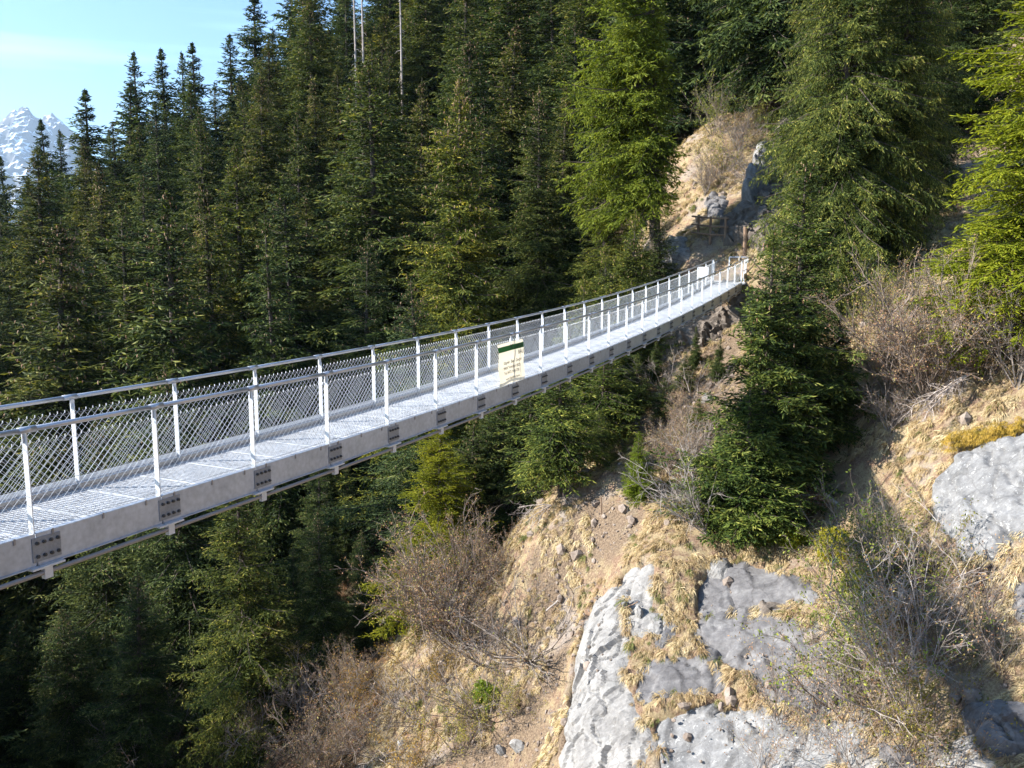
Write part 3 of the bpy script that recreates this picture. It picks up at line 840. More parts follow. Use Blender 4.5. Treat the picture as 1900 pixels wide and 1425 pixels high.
# near side of the gorge and right half
near_trees = [
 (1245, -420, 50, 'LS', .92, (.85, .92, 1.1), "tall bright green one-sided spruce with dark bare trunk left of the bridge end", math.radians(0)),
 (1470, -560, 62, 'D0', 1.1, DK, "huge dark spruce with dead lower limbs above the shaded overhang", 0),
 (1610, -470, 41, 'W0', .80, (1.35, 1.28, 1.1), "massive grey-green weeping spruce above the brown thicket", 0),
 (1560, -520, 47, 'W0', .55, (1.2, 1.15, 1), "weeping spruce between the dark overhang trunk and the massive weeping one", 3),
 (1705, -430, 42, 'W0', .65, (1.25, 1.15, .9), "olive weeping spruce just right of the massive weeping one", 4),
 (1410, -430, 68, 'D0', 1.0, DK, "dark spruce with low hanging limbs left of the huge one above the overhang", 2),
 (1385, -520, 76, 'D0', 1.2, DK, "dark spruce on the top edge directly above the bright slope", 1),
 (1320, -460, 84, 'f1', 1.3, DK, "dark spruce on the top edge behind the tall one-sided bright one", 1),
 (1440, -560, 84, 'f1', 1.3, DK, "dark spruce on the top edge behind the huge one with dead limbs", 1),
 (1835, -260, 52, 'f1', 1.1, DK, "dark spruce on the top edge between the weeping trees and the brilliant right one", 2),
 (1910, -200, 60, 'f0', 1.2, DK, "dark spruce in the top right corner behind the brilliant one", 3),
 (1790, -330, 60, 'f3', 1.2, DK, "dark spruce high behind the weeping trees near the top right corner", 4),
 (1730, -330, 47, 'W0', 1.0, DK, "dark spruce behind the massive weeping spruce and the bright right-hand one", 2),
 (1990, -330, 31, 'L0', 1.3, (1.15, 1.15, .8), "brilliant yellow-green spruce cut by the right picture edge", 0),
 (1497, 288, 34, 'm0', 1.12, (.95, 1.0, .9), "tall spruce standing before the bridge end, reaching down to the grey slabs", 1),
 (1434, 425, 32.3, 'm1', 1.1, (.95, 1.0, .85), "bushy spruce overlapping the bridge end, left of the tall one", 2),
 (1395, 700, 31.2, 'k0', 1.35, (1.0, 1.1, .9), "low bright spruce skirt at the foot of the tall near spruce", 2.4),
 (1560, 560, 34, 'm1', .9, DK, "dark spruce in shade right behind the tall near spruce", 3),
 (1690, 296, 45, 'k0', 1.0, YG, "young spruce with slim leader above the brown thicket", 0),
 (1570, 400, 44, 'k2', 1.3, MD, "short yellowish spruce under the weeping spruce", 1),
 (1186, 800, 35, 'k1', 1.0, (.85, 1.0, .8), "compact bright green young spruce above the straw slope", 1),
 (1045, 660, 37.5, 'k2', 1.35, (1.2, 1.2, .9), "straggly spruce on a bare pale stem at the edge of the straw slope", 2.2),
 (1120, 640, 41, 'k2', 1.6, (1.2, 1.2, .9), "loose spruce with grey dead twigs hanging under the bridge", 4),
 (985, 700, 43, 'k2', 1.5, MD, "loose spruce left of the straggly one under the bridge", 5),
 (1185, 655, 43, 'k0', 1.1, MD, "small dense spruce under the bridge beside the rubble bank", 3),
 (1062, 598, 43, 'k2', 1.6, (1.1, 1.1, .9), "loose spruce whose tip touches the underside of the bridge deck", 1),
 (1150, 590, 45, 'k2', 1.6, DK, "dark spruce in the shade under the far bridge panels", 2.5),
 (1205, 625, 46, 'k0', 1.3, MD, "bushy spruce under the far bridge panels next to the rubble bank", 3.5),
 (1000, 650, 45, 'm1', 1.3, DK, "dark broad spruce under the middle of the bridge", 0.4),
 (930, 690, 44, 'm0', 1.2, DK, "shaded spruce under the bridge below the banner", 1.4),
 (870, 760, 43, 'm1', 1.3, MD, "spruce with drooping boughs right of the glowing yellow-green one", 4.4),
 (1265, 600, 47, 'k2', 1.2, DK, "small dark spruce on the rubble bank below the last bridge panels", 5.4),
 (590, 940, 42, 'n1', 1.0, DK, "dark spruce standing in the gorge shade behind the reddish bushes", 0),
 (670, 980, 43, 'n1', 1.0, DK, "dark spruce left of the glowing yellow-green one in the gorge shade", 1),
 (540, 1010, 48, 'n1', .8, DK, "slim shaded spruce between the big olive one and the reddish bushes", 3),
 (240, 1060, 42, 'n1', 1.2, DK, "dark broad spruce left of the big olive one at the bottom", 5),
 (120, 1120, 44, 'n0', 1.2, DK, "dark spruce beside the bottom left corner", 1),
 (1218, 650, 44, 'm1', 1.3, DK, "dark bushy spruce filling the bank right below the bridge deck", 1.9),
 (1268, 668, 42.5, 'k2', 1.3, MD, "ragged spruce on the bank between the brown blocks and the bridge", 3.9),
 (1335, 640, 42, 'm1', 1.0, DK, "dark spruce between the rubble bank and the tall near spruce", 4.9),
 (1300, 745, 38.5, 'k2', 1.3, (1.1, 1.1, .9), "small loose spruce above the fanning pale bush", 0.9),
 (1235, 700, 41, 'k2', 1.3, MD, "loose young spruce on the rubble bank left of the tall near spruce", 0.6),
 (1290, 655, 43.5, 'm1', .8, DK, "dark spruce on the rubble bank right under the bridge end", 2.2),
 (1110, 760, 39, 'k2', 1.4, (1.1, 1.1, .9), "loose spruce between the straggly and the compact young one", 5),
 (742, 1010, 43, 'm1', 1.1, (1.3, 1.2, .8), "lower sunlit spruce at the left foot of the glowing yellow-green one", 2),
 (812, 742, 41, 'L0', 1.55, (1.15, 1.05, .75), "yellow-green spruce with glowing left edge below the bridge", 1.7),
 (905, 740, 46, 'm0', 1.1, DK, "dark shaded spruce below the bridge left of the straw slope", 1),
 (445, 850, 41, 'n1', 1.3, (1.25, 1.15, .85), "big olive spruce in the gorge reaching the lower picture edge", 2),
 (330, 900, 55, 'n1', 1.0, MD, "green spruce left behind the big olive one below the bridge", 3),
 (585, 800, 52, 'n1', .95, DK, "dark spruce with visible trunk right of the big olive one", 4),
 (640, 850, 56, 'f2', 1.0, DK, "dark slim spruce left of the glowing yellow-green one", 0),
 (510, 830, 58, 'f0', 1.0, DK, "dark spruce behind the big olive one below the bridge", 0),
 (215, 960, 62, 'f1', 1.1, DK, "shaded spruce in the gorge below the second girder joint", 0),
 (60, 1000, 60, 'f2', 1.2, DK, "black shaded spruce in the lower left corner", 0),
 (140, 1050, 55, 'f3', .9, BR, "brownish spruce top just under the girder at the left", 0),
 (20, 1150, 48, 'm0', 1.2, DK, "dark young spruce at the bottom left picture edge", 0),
]
for px, py, Y, k, w, ti, lab, rot in near_trees:
    o, h = plant_tip(px, py, Y, k, w, ti, lab, rot=rot); HS.append((round(h, 1), lab[:30]))
print("HEIGHTS", HS)
# tall spruces on the left bank just outside the frame: their shade falls into the gorge
for k, Ysh in enumerate((31, 35.5, 40, 45, 50, 55, 60)):
    Xsh = -.60 * Ysh - 6.5 + (k % 2) * 1.5; gsh = ground(Xsh, Ysh)[0]
    plant(['f0', 'f1', 'f3'][k % 3], (Xsh, Ysh, gsh), 21 + (k * 7 % 5), 1.2, None, "tall spruce of the left bank standing beyond the left picture edge", "spruces beyond the left picture edge", DK)
# bare white snags on the skyline
def snag(px, py, Y, h_extra, label):
    T = at(px, py, Y); g = ground(T[0], T[1])[0]; m = MB(); H = T[2] - g
    m.tube([(0, 0, -.5), (.1, 0, H * .5), (0, 0, H)], [.17, .13, .05], 7)
    t = tag(empty("dead_tree", (T[0], T[1], g)), label, "dead tree"); m.build("trunk", M['pale_twig'], t)
    m = MB(); rg = random.Random(px)
    for k in range(46):
        z = rg.uniform(.35, 1) * H; a = rg.uniform(0, 6.28); l = rg.uniform(.5, 2.6) * (1.1 - z / H)
        m.tube([(0, 0, z), (math.cos(a) * l * .6, math.sin(a) * l * .6, z - .1 * l), (math.cos(a) * l, math.sin(a) * l, z - .5 * l)], [.03, .02, .008], 3, cap=False)
    m.build("branches", M['pale_twig'], t)
snag(655, -60, 96, 0, "left one of the bare white dead trunks on the upper edge")
snag(669, -90, 97, 0, "right one of the bare white dead trunks on the upper edge")
snag(742, -20, 92, 0, "bare dead trunk standing apart, right of the white pair")

# filler forest
SKY = [(-400, 330), (0, 320), (60, 290), (88, 250), (148, 235), (190, 200), (230, 180), (250, 160), (300, 150), (357, 150), (400, 200), (430, 110), (470, 40), (500, 0), (520, -120), (900, -400), (2600, -900)]
sx_, sy_ = zip(*SKY)
keys = ['f0', 'f1', 'f2', 'f3', 'f4', 'f5']
cnt = 0
for _ in range(6000):
    Y = R_.uniform(46, 150); px = R_.uniform(-250, 2150); X = (px - 950) / F_PX * Y * 1.0
    if cnt > 230: break
    g = ground(X, Y)[0]
    bx, by = proj((X, Y, g))
    if 1250 < bx < 1500 and by > 100 and Y < 90: continue
    if 1180 < bx < 1310 and Y < 52: continue
    if bx > 1300 and Y < 62: continue
    if by > 1000 and bx > 900 or (by > 1130 and bx > 620): continue
    if Y < 50 and bx > 880: continue
    if 440 < bx < 620 and 1200 < by: continue
    mind = 5.1 if Y < 100 else 5.0
    if any((X - a) ** 2 + (Y - b) ** 2 < mind ** 2 for a, b, c in placed): continue
    h = R_.uniform(16, 25)
    tx, ty = proj((X, Y, g + h))
    lim = np.interp(tx, sx_, sy_) + 12
    # keep the brighter listed trees readable: fillers in front stay low
    if ty < lim:
        z = at(tx, lim + R_.uniform(0, 40), Y)[2]; h = z - g
        if h < 9: continue
    if by < -60: continue
    if ty > 1425 : continue
    dens = R_.random()
    placed.append((X, Y, 3)); cnt += 1
    if 49 < Y < 66 and -25 < X < 12: h = min(h, 3.5 + (13 - X) * .5 - g)
    if h < 6: continue
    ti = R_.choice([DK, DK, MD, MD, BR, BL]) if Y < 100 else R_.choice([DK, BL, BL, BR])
    if tx < 560 and Y > 100: lab, gr = "dark spruce packed into the ridge forest under the skyline tips", "packed spruces of the ridge forest"
    elif by > 820: lab, gr = "shaded spruce deep in the gorge beneath the footbridge", "shaded spruces of the gorge"
    elif tx > 1300: lab, gr = "spruce on the upper slope behind the weeping spruce", "spruces of the upper right slope"
    else: lab, gr = "spruce packed among the others on the hillside behind the footbridge", "packed spruces of the hillside forest"
    plant(R_.choice(['n0', 'n1', 'n1'] if Y < 62 else keys), (X, Y, g), h, R_.uniform(1.2, 1.65), None, lab, gr, ti)
print("FILL", cnt)

# ------------------------------------------------------------------ rock outcrops
def in_poly(px, py, poly):
    ins = np.zeros(px.shape, bool); n = len(poly)
    for i in range(n):
        x0, y0 = poly[i]; x1, y1 = poly[(i + 1) % n]
        c = ((y0 > py) != (y1 > py)) & (px < (x1 - x0) * (py - y0) / (y1 - y0 + 1e-12) + x0)
        ins ^= c
    return ins
def dist_poly(px, py, poly):
    d = np.full(px.shape, 1e9); n = len(poly)
    for i in range(n):
        a = np.array(poly[i]); b = np.array(poly[(i + 1) % n]); ab = b - a
        t = np.clip(((px - a[0]) * ab[0] + (py - a[1]) * ab[1]) / (ab @ ab + 1e-12), 0, 1)
        d = np.minimum(d, np.hypot(px - a[0] - t * ab[0], py - a[1] - t * ab[1]))
    return np.where(in_poly(px, py, poly), d, -d)
ROCK_POLYS = []
def outcrop(name, poly_px, thick, mat, label, cat="rock", seed=0, res=.07, rough=.16, smoothness=.5, tall=False):
    pts = [hit(*p) for p in poly_px]
    pts = np.array([p for p in pts if p is not None]); c = pts.mean(0)
    n = np.zeros(3)
    for p in list(pts) + [c]: n += normal_at(p[0], p[1])
    n /= np.linalg.norm(n)
    U = np.cross([0, 0, 1.0], n); U /= np.linalg.norm(U); Vv = np.cross(n, U)
    q = pts - c; poly = [(float(a @ U), float(a @ Vv)) for a in q]
    pa = np.array(poly); lo, hi = pa.min(0) - .3, pa.max(0) + .3
    us = np.arange(lo[0], hi[0], res); vs_ = np.arange(lo[1], hi[1], res)
    A, Bv = np.meshgrid(us, vs_)
    sdv = dist_poly(A, Bv, poly) + .20 + fbm(A * 1.3, Bv * 1.3, oct=4, seed=seed) * .35
    W = c[None, None] + A[..., None] * U + Bv[..., None] * Vv
    gz = ground(W[..., 0], W[..., 1]); gz_s = ground_base(W[..., 0], W[..., 1])
    hh = np.minimum((gz - W[..., 2]) * n[2] , 9)       # height along normal, first order
    hs = (gz_s - W[..., 2]) * n[2]
    base = hs * smoothness + hh * (1 - smoothness)
    base = np.clip(base, np.median(base) - 2.5, np.median(base) + 2.5)
    rid = 1 - np.abs(fbm(A * .55 + 3, Bv * .9, oct=5, seed=seed + 5))
    rs = np.random.RandomState(seed + 900); ncell = max(6, int((hi - lo).prod() / .55))
    cs = rs.uniform(lo, hi, (ncell, 2)); tl = rs.normal(0, .22, (ncell, 2)); of = rs.uniform(-.5, .5, ncell)
    Aw = A + .25 * fbm(A * .9, Bv * .9, oct=3, seed=seed + 40); Bw = Bv + .25 * fbm(A * .9 + 9, Bv * .9, oct=3, seed=seed + 41)
    best = np.full(A.shape, 1e9); facet = np.zeros(A.shape)
    ca, sa = (math.cos(.12), math.sin(.12)) if tall else (math.cos(.5), math.sin(.5))
    for kc in range(ncell):
        da, db = Aw - cs[kc, 0], Bw - cs[kc, 1]
        dd = ((da * ca + db * sa) * (3.6 if tall else 1.9)) ** 2 + (-da * sa + db * ca) ** 2
        mk_ = dd < best; best = np.where(mk_, dd, best)
        facet = np.where(mk_, of[kc] + (da * tl[kc, 0] + db * tl[kc, 1]) / max(rough, .1) * .6, facet)
    fine = fbm(A * 3, Bv * 5, oct=4, seed=seed + 2)
    crack = np.abs(fbm(A * .7 + Bv * .5, Bv * .5 - A * .25, oct=3, seed=seed + 17)); crack = -np.exp(-(crack / .03) ** 2)
    edge = np.clip(sdv / .35, -1, 1)
    lift = thick * (1 - np.exp(-np.maximum(sdv, 0) / .28)) - .25 * (edge < 0) * -edge
    lift = np.where(sdv < 0, -.6 * np.minimum(-sdv, .6) - .1, lift)
    disp = rough * (rid - .75) * 1.1 + rough * .75 * facet + rough * .20 * fine + rough * 1.0 * crack
    hfin = base + lift + disp * np.clip(sdv / .2, 0, 1)
    P_ = W + hfin[..., None] * n
    keep = sdv > -.35
    idx = -np.ones(keep.shape, int); idx[keep] = np.arange(keep.sum())
    k4 = keep[:-1, :-1] & keep[1:, :-1] & keep[:-1, 1:] & keep[1:, 1:]
    F = np.stack([idx[:-1, :-1], idx[:-1, 1:], idx[1:, 1:], idx[1:, :-1]], -1)[k4]
    o = mk(name, P_[keep] - c, F, mat, smooth=False); o.location = c
    # smooth by angle: keep flat for craggy look
    o.data.polygons.foreach_set("use_smooth", np.full(len(o.data.polygons), smoothness > .6, bool))
    tag(o, label, cat, kind='thing')
    ROCK_POLYS.append([(c + a * U + b * Vv)[:2] for a, b in poly])
    return o, (c, U, Vv, n, poly)
outcrop("cliff_face", [(1098, 1105), (1128, 1085), (1150, 1095), (1140, 1150), (1165, 1200), (1150, 1260), (1180, 1320), (1215, 1370), (1200, 1425), (1190, 1490), (1040, 1490), (1040, 1400), (1056, 1280), (1072, 1190)], .16, M['rock_pale'], "tall pale sunlit cliff edge dropping to the lower picture edge", "cliff", 1, rough=.10, smoothness=.6, tall=True)
outcrop("rock_slab", [(1152, 1062), (1172, 1042), (1212, 1040), (1216, 1100), (1205, 1155), (1180, 1160), (1160, 1130)], .08, M['rock_pale'], "pale upright slab at the top of the cliff below the straw slope", "rock", 2, rough=.13, smoothness=.7, tall=True)
outcrop("rock_slab", [(1155, 1150), (1240, 1140), (1245, 1165), (1190, 1180)], .12, M['rock_pale'], "narrow pale ledge under the upright slab", "rock", 32, rough=.14, smoothness=.4)
outcrop("rock_slab", [(1285, 1085), (1330, 1040), (1375, 1035), (1440, 1055), (1500, 1075), (1530, 1110), (1440, 1120), (1380, 1125), (1330, 1152), (1290, 1142)], .1064, M['rock_grey'], "upper grey slab right below the tall near spruce", "rock", 3, rough=.14, smoothness=.9)
outcrop("rock_slab", [(1280, 1155), (1340, 1140), (1420, 1132), (1520, 1150), (1600, 1205), (1600, 1300), (1520, 1335), (1430, 1300), (1380, 1240), (1330, 1210), (1288, 1195)], .1068, M['rock_grey'], "largest smooth grey slab in the middle of the grassy face", "rock", 4, rough=.14, smoothness=.92)
outcrop("rock_slab", [(1175, 1285), (1200, 1240), (1250, 1215), (1310, 1210), (1355, 1265), (1330, 1285), (1260, 1292), (1190, 1305)], .1066, M['rock_grey'], "grey slab with pale scratches left of the largest slab", "rock", 5, rough=.10, smoothness=.9)
outcrop("rock_slab", [(1205, 1345), (1250, 1312), (1330, 1298), (1430, 1300), (1520, 1340), (1560, 1400), (1540, 1490), (1240, 1490), (1222, 1400)], .1068, M['rock_lichen'], "broad whitish slab at the bottom edge right of the cliff", "rock", 6, rough=.13, smoothness=.85)
outcrop("rock_slab", [(1312, 1045), (1345, 1036), (1355, 1062), (1320, 1070)], .25, M['rock_pale'], "small pale boulder at the top left of the upper grey slab", "rock", 7, rough=.2)
outcrop("rock_slab", [(1400, 1100), (1465, 1092), (1470, 1122), (1418, 1142)], .22, M['rock_dark'], "dark broken ledge at the right end of the upper grey slab", "rock", 8, rough=.2, smoothness=.4)
outcrop("rock_slab", [(1215, 1160), (1240, 1150), (1245, 1190), (1222, 1200)], .12, M['rock_grey'], "small grey rock face between tussocks above the scratched slab", "rock", 33, rough=.12, smoothness=.6)
outcrop("rock_slab", [(1500, 1340), (1590, 1330), (1600, 1400), (1520, 1410)], .12, M['rock_lichen'], "pale rock patch under the twigs right of the whitish slab", "rock", 34, rough=.14, smoothness=.7)
outcrop("boulder", [(1722, 960), (1745, 900), (1800, 850), (1860, 825), (1960, 812), (1960, 985), (1880, 995), (1850, 1035), (1790, 1040), (1775, 1000)], .55, M['rock_lichen'], "big rounded boulder with white lichen at the right picture edge", "boulder", 9, rough=.17, smoothness=.8)
outcrop("rock_slab", [(1700, 1020), (1760, 1030), (1760, 1075), (1690, 1080)], .25, M['rock_dark'], "dark rock in the bridge shadow below the big boulder", "rock", 10, rough=.25)  # uses the darker rock material
outcrop("boulder", [(1800, 1315), (1850, 1300), (1910, 1320), (1905, 1380), (1850, 1385), (1805, 1350)], .7, M['rock_grey'], "blue-grey boulder half in shade in the lower right corner", "boulder", 11, rough=.2)
outcrop("boulder", [(1690, 1390), (1740, 1375), (1800, 1385), (1830, 1430), (1760, 1440)], .4, M['rock_pale'], "pale cracked rock left of the blue-grey corner boulder", "boulder", 12, rough=.3, smoothness=.2)
outcrop("boulder", [(1575, 1400), (1610, 1385), (1640, 1425), (1600, 1450)], .35, M['rock_pale'], "small pale rock at the bottom edge under the greenish shrub", "boulder", 13, rough=.25, smoothness=.2)
outcrop("boulder", [(1640, 1390), (1675, 1380), (1700, 1430), (1655, 1440)], .35, M['rock_grey'], "small grey rock wedged between two pale ones at the bottom edge", "boulder", 14, rough=.25, smoothness=.2)
outcrop("rock_slab", [(1680, 1130), (1705, 1125), (1725, 1190), (1700, 1210)], .35, M['rock_pale'], "narrow white rock behind the stems of the tangled shrub", "rock", 15, rough=.2)
outcrop("rock_slab", [(1880, 1080), (1915, 1085), (1915, 1160), (1885, 1140)], .3, M['rock_grey'], "grey rock at the right edge below the big boulder", "rock", 16, rough=.2)
# the overhang above the trail
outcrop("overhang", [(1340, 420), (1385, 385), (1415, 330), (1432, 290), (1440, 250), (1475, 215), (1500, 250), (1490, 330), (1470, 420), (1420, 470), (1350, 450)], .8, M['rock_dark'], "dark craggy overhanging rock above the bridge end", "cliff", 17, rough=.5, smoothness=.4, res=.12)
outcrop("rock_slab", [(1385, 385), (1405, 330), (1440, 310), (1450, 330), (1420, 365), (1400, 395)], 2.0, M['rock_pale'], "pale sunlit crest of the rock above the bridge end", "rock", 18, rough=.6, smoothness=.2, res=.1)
outcrop("rock_slab", [(1312, 375), (1325, 355), (1345, 375), (1338, 405), (1318, 400)], .4, M['rock_grey'], "pale grey boulder just above the wooden trail railing", "rock", 19, rough=.2, smoothness=.4)
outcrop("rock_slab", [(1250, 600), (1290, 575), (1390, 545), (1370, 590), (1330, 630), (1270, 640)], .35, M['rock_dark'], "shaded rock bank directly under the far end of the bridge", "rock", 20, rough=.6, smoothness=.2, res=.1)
outcrop("rock_slab", [(1230, 455), (1270, 440), (1275, 480), (1240, 510), (1220, 490)], .5, M['rock_pale'], "reddish rock beside the tall bare trunk behind the railing", "rock", 21, rough=.4, smoothness=.2)

# the soil lies lower under each rock
gco = np.empty(len(gm.data.vertices) * 3, np.float32); gm.data.vertices.foreach_get("co", gco); gco = gco.reshape(-1, 3)
for poly in ROCK_POLYS:
    pl = np.array(poly); lo_, hi_ = pl.min(0) - .5, pl.max(0) + .5
    sel = np.where((gco[:, 0] > lo_[0]) & (gco[:, 0] < hi_[0]) & (gco[:, 1] > lo_[1]) & (gco[:, 1] < hi_[1]))[0]
    d_ = dist_poly(gco[sel, 0], gco[sel, 1], [tuple(p) for p in poly])
    gb = ground_base(gco[sel, 0], gco[sel, 1])
    k_ = sstep(-.05, .25, d_)
    gco[sel, 2] = gco[sel, 2] * (1 - k_) + (np.minimum(gco[sel, 2], gb) - .35) * k_
gm.data.vertices.foreach_set("co", gco.ravel()); gm.data.update()

# loose stones
def stone(rad, seed):
    rg = np.random.RandomState(seed)
    import bmesh
    bm = bmesh.new(); bmesh.ops.create_icosphere(bm, subdivisions=3, radius=1)
    sc = rg.uniform(.55, 1.1, 3)
    co = np.array([v.co[:] for v in bm.verts])
    for _ in range(9):       # planar cuts give facets
        n = rg.normal(0, 1, 3); n /= np.linalg.norm(n); d = rg.uniform(.55, .85)
        ex = co @ n - d; co -= np.outer(np.maximum(ex, 0), n)
    co *= 1 + .05 * vnoise(co[:, 0] * 3, co[:, 1] * 3, co[:, 2] * 3, seed)[:, None]
    co *= sc * rad
    f = np.array([[v.index for v in fc.verts] for fc in bm.faces]); bm.free()
    return co, f
st = [(1312, 745, .45, 'rock_pale', "pale block lying left of the rubble under the bridge end"), (1362, 770, .4, 'rock_pale', "white stone showing between the branches of the near spruce"),
      (930, 1398, .30, 'rock_pale', "white stone lower left of a stone pair at the bottom edge"), (962, 1390, .36, 'rock_pale', "larger white angular stone at the bottom edge left of the cliff"),
      (1160, 1125, .22, 'rock_grey', "grey stone lodged in the grass between the two pale slabs"), (1245, 745, .4, 'rock_dark', "brown layered block beside the rubble bank"),
      (1268, 760, .35, 'rock_dark', "brown block right of the layered one on the rubble bank"), (1300, 640, .5, 'rock_dark', "dark rounded boulder beneath the far bridge girder"),
      (1330, 600, .6, 'rock_dark', "big dark stone tucked under the last bridge panels"), (1185, 1140, .25, 'rock_pale', "small pale stone beside the weathered stick"),
      (745, 1385, .35, 'rock_pale', "pale stone among the autumn shrubs at the bottom edge"), (1848, 820, .2, 'rock_pale', "small white stone on the crest of the big boulder")]
for i, (px, py, r, mt, lab) in enumerate(st):
    p = hit(px, py); co, f = stone(r, 50 + i)
    o = mk("stone", co, f, M[mt]); o.location = p + np.array([0, 0, r * .25]); o.rotation_euler = (i, i * 2, i * 3); tag(o, lab, "stone")

# points over the visible bank
rg = np.random.RandomState(9)
def bank_points(n, x0=-8, x1=22, y0=18, y1=60):
    out = []
    X = rg.uniform(x0, x1, n * 4); Y = rg.uniform(y0, y1, n * 4)
    Z = ground(X, Y)
    U_ = np.array([proj((a, b, c)) for a, b, c in zip(X, Y, Z)])
    ok = (U_[:, 0] > -80) & (U_[:, 0] < 2000) & (U_[:, 1] > 100) & (U_[:, 1] < 1520)
    ok &= X > Y * .0 - 6
    return np.stack([X, Y, Z], -1)[ok][:n], U_[ok][:n]
def in_rocks(P):
    r = np.zeros(len(P), bool)
    for poly in ROCK_POLYS:
        poly = np.array(poly)
        r |= dist_poly(P[:, 0], P[:, 1], [tuple(p) for p in poly]) > .10
    return r

# gravel / rubble
P_, U_ = bank_points(5200)
keep = (forest_mask(P_[:, 0], P_[:, 1]) < .4) & (fbm(P_[:, 0] * .35, P_[:, 1] * .35, oct=3, seed=77) > .05)
P_ = P_[keep]
for q_ in _bank + _scree:
    xy = np.array(q_) + rg.normal(0, 1.5, (110, 2)); P_ = np.concatenate([P_, np.column_stack([xy, ground(xy[:, 0], xy[:, 1])])])
m = MB()
def lowstone(seed):
    co, f = None, None
    import bmesh
    bm = bmesh.new(); bmesh.ops.create_icosphere(bm, subdivisions=1, radius=1); r2 = np.random.RandomState(seed)
    co = np.array([v.co[:] for v in bm.verts]) * r2.uniform(.5, 1.15, 3) * (1 + r2.uniform(-.2, .2, (len(bm.verts), 1)))
    f = np.array([[v.index for v in fc.verts] for fc in bm.faces]); bm.free(); return co, f
LS = [lowstone(i) for i in range(8)]
for p in P_:
    co, f = LS[rg.randint(8)]; s = min(.03 * (rg.pareto(1.9) + 1), .28)
    a = rg.rand() * 6.28; c, sn = math.cos(a), math.sin(a)
    m.add((co @ np.array([[c, -sn, 0], [sn, c, 0], [0, 0, 1]])) * s + p + [0, 0, s * .2], None, f)
o = m.build("rubble", M['rubble']); tag(o, "loose stones and gravel strewn over the brown slope", "rubble", kind='stuff')

# ------------------------------------------------------------------ dry grass tussocks
def tussocks(P, N, size, blades, name, label, tshift=0.0, mat='straw'):
    n = len(P)
    pid = np.repeat(np.arange(n), blades); nb = len(pid)
    nrm = N[pid]; base = P[pid].copy()
    t1 = np.cross(nrm, [0, 0, 1.0]); t1 /= np.linalg.norm(t1, axis=1, keepdims=True) + 1e-9; t2 = np.cross(nrm, t1)   # t2: along slope
    down = np.where((t2[:, 2] > 0)[:, None], -t2, t2)
    a = rg.rand(nb) * 6.283; sz = size[pid] * rg.uniform(.6, 1.25, nb)
    r = .22 * size[pid] * np.sqrt(rg.rand(nb))
    base += t1 * (np.cos(a) * r)[:, None] + down * (np.sin(a) * r)[:, None] - nrm * .03
    out = t1 * np.cos(a)[:, None] + down * np.sin(a)[:, None]
    swirl = (rg.rand(n) * 1.2 - .6)[pid]
    d0 = nrm * 1.0 + out * rg.uniform(.1, .7, nb)[:, None] + down * .15; d0 /= np.linalg.norm(d0, axis=1, keepdims=True)
    p1 = base + d0 * (sz * .42)[:, None]
    d1 = d0 * .35 + out * .35 + down * rg.uniform(.4, 1.1, nb)[:, None] + t1 * swirl[:, None] * .5 + np.array([0, 0, -.25]) + rg.normal(0, .34, (nb, 3)); d1 /= np.linalg.norm(d1, axis=1, keepdims=True)
    p2 = p1 + d1 * (sz * .4)[:, None]
    d2 = d1 * .6 + down * .6 + np.array([0, 0, -.5]); d2 /= np.linalg.norm(d2, axis=1, keepdims=True)
    p3 = p2 + d2 * (sz * .35)[:, None]
    w = .0075 * (size[pid] / .3) * rg.uniform(.6, 1.3, nb)
    sd_ = np.cross(d1, nrm + rg.normal(0, .5, (nb, 3))); sd_ /= np.linalg.norm(sd_, axis=1, keepdims=True) + 1e-9
    s = sd_ * w[:, None]
    V = np.stack([base - s, base + s, p1 - s, p1 + s, p2 - s * .8, p2 + s * .8, p3], 1).reshape(-1, 3)
    o7 = np.arange(nb)[:, None] * 7
    Q = np.concatenate([o7 + [[0, 1, 3, 2]], o7 + [[2, 3, 5, 4]]]); T = o7 + [[4, 5, 6]]
    tb = rg.normal(.6, .16, n); tb[rg.rand(n) < .14] = .05; tb += fbm(P[:, 0] * .6, P[:, 1] * .6, oct=3, seed=91) * .35
    t = np.clip(tb[pid] + rg.normal(0, .12, nb) + tshift, 0, 1)
    tint = np.repeat(t, 7)
    o = mk(name, V, [Q, T], M[mat], attr={"tint": tint}); tag(o, label, "grass", kind='stuff')
    return o
def normals(P):
    e = .25
    gx1 = ground(P[:, 0] + e, P[:, 1]); gx0 = ground(P[:, 0] - e, P[:, 1]); gy1 = ground(P[:, 0], P[:, 1] + e); gy0 = ground(P[:, 0], P[:, 1] - e)
    n = np.stack([-(gx1 - gx0) / (2 * e), -(gy1 - gy0) / (2 * e), np.ones(len(P))], -1)
    return n / np.linalg.norm(n, axis=1, keepdims=True)
P_, U_ = bank_points(30000, -10, 22, 18, 66)
den = fbm(P_[:, 0] * .5, P_[:, 1] * .5, oct=3, seed=31)
dirt = (U_[:, 0] < 1060) & (U_[:, 1] > 1000)          # the brown scree left of the cliff
keep = ~in_rocks(P_) & (forest_mask(P_[:, 0], P_[:, 1]) < .5) & (den > np.where(dirt, -.02, -.25)) 
keep &= (bare_mask(P_[:, 0], P_[:, 1]) < .5) | (rg.rand(len(P_)) < .8)
keep &= ~((U_[:, 0] > 1080) & (U_[:, 0] < 1420) & (U_[:, 1] > 470) & (U_[:, 1] < 800) & (rg.rand(len(P_)) < .5))
P_ = P_[keep]
print("TUSSOCKS", len(P_))
sz = rg.uniform(.12, .28, len(P_)) + .22 * (rg.rand(len(P_)) < .25) * rg.rand(len(P_))
tussocks(P_, normals(P_), sz, 40, "dry_grass", "straw coloured tussock grass hanging over the slope and between the rock slabs")

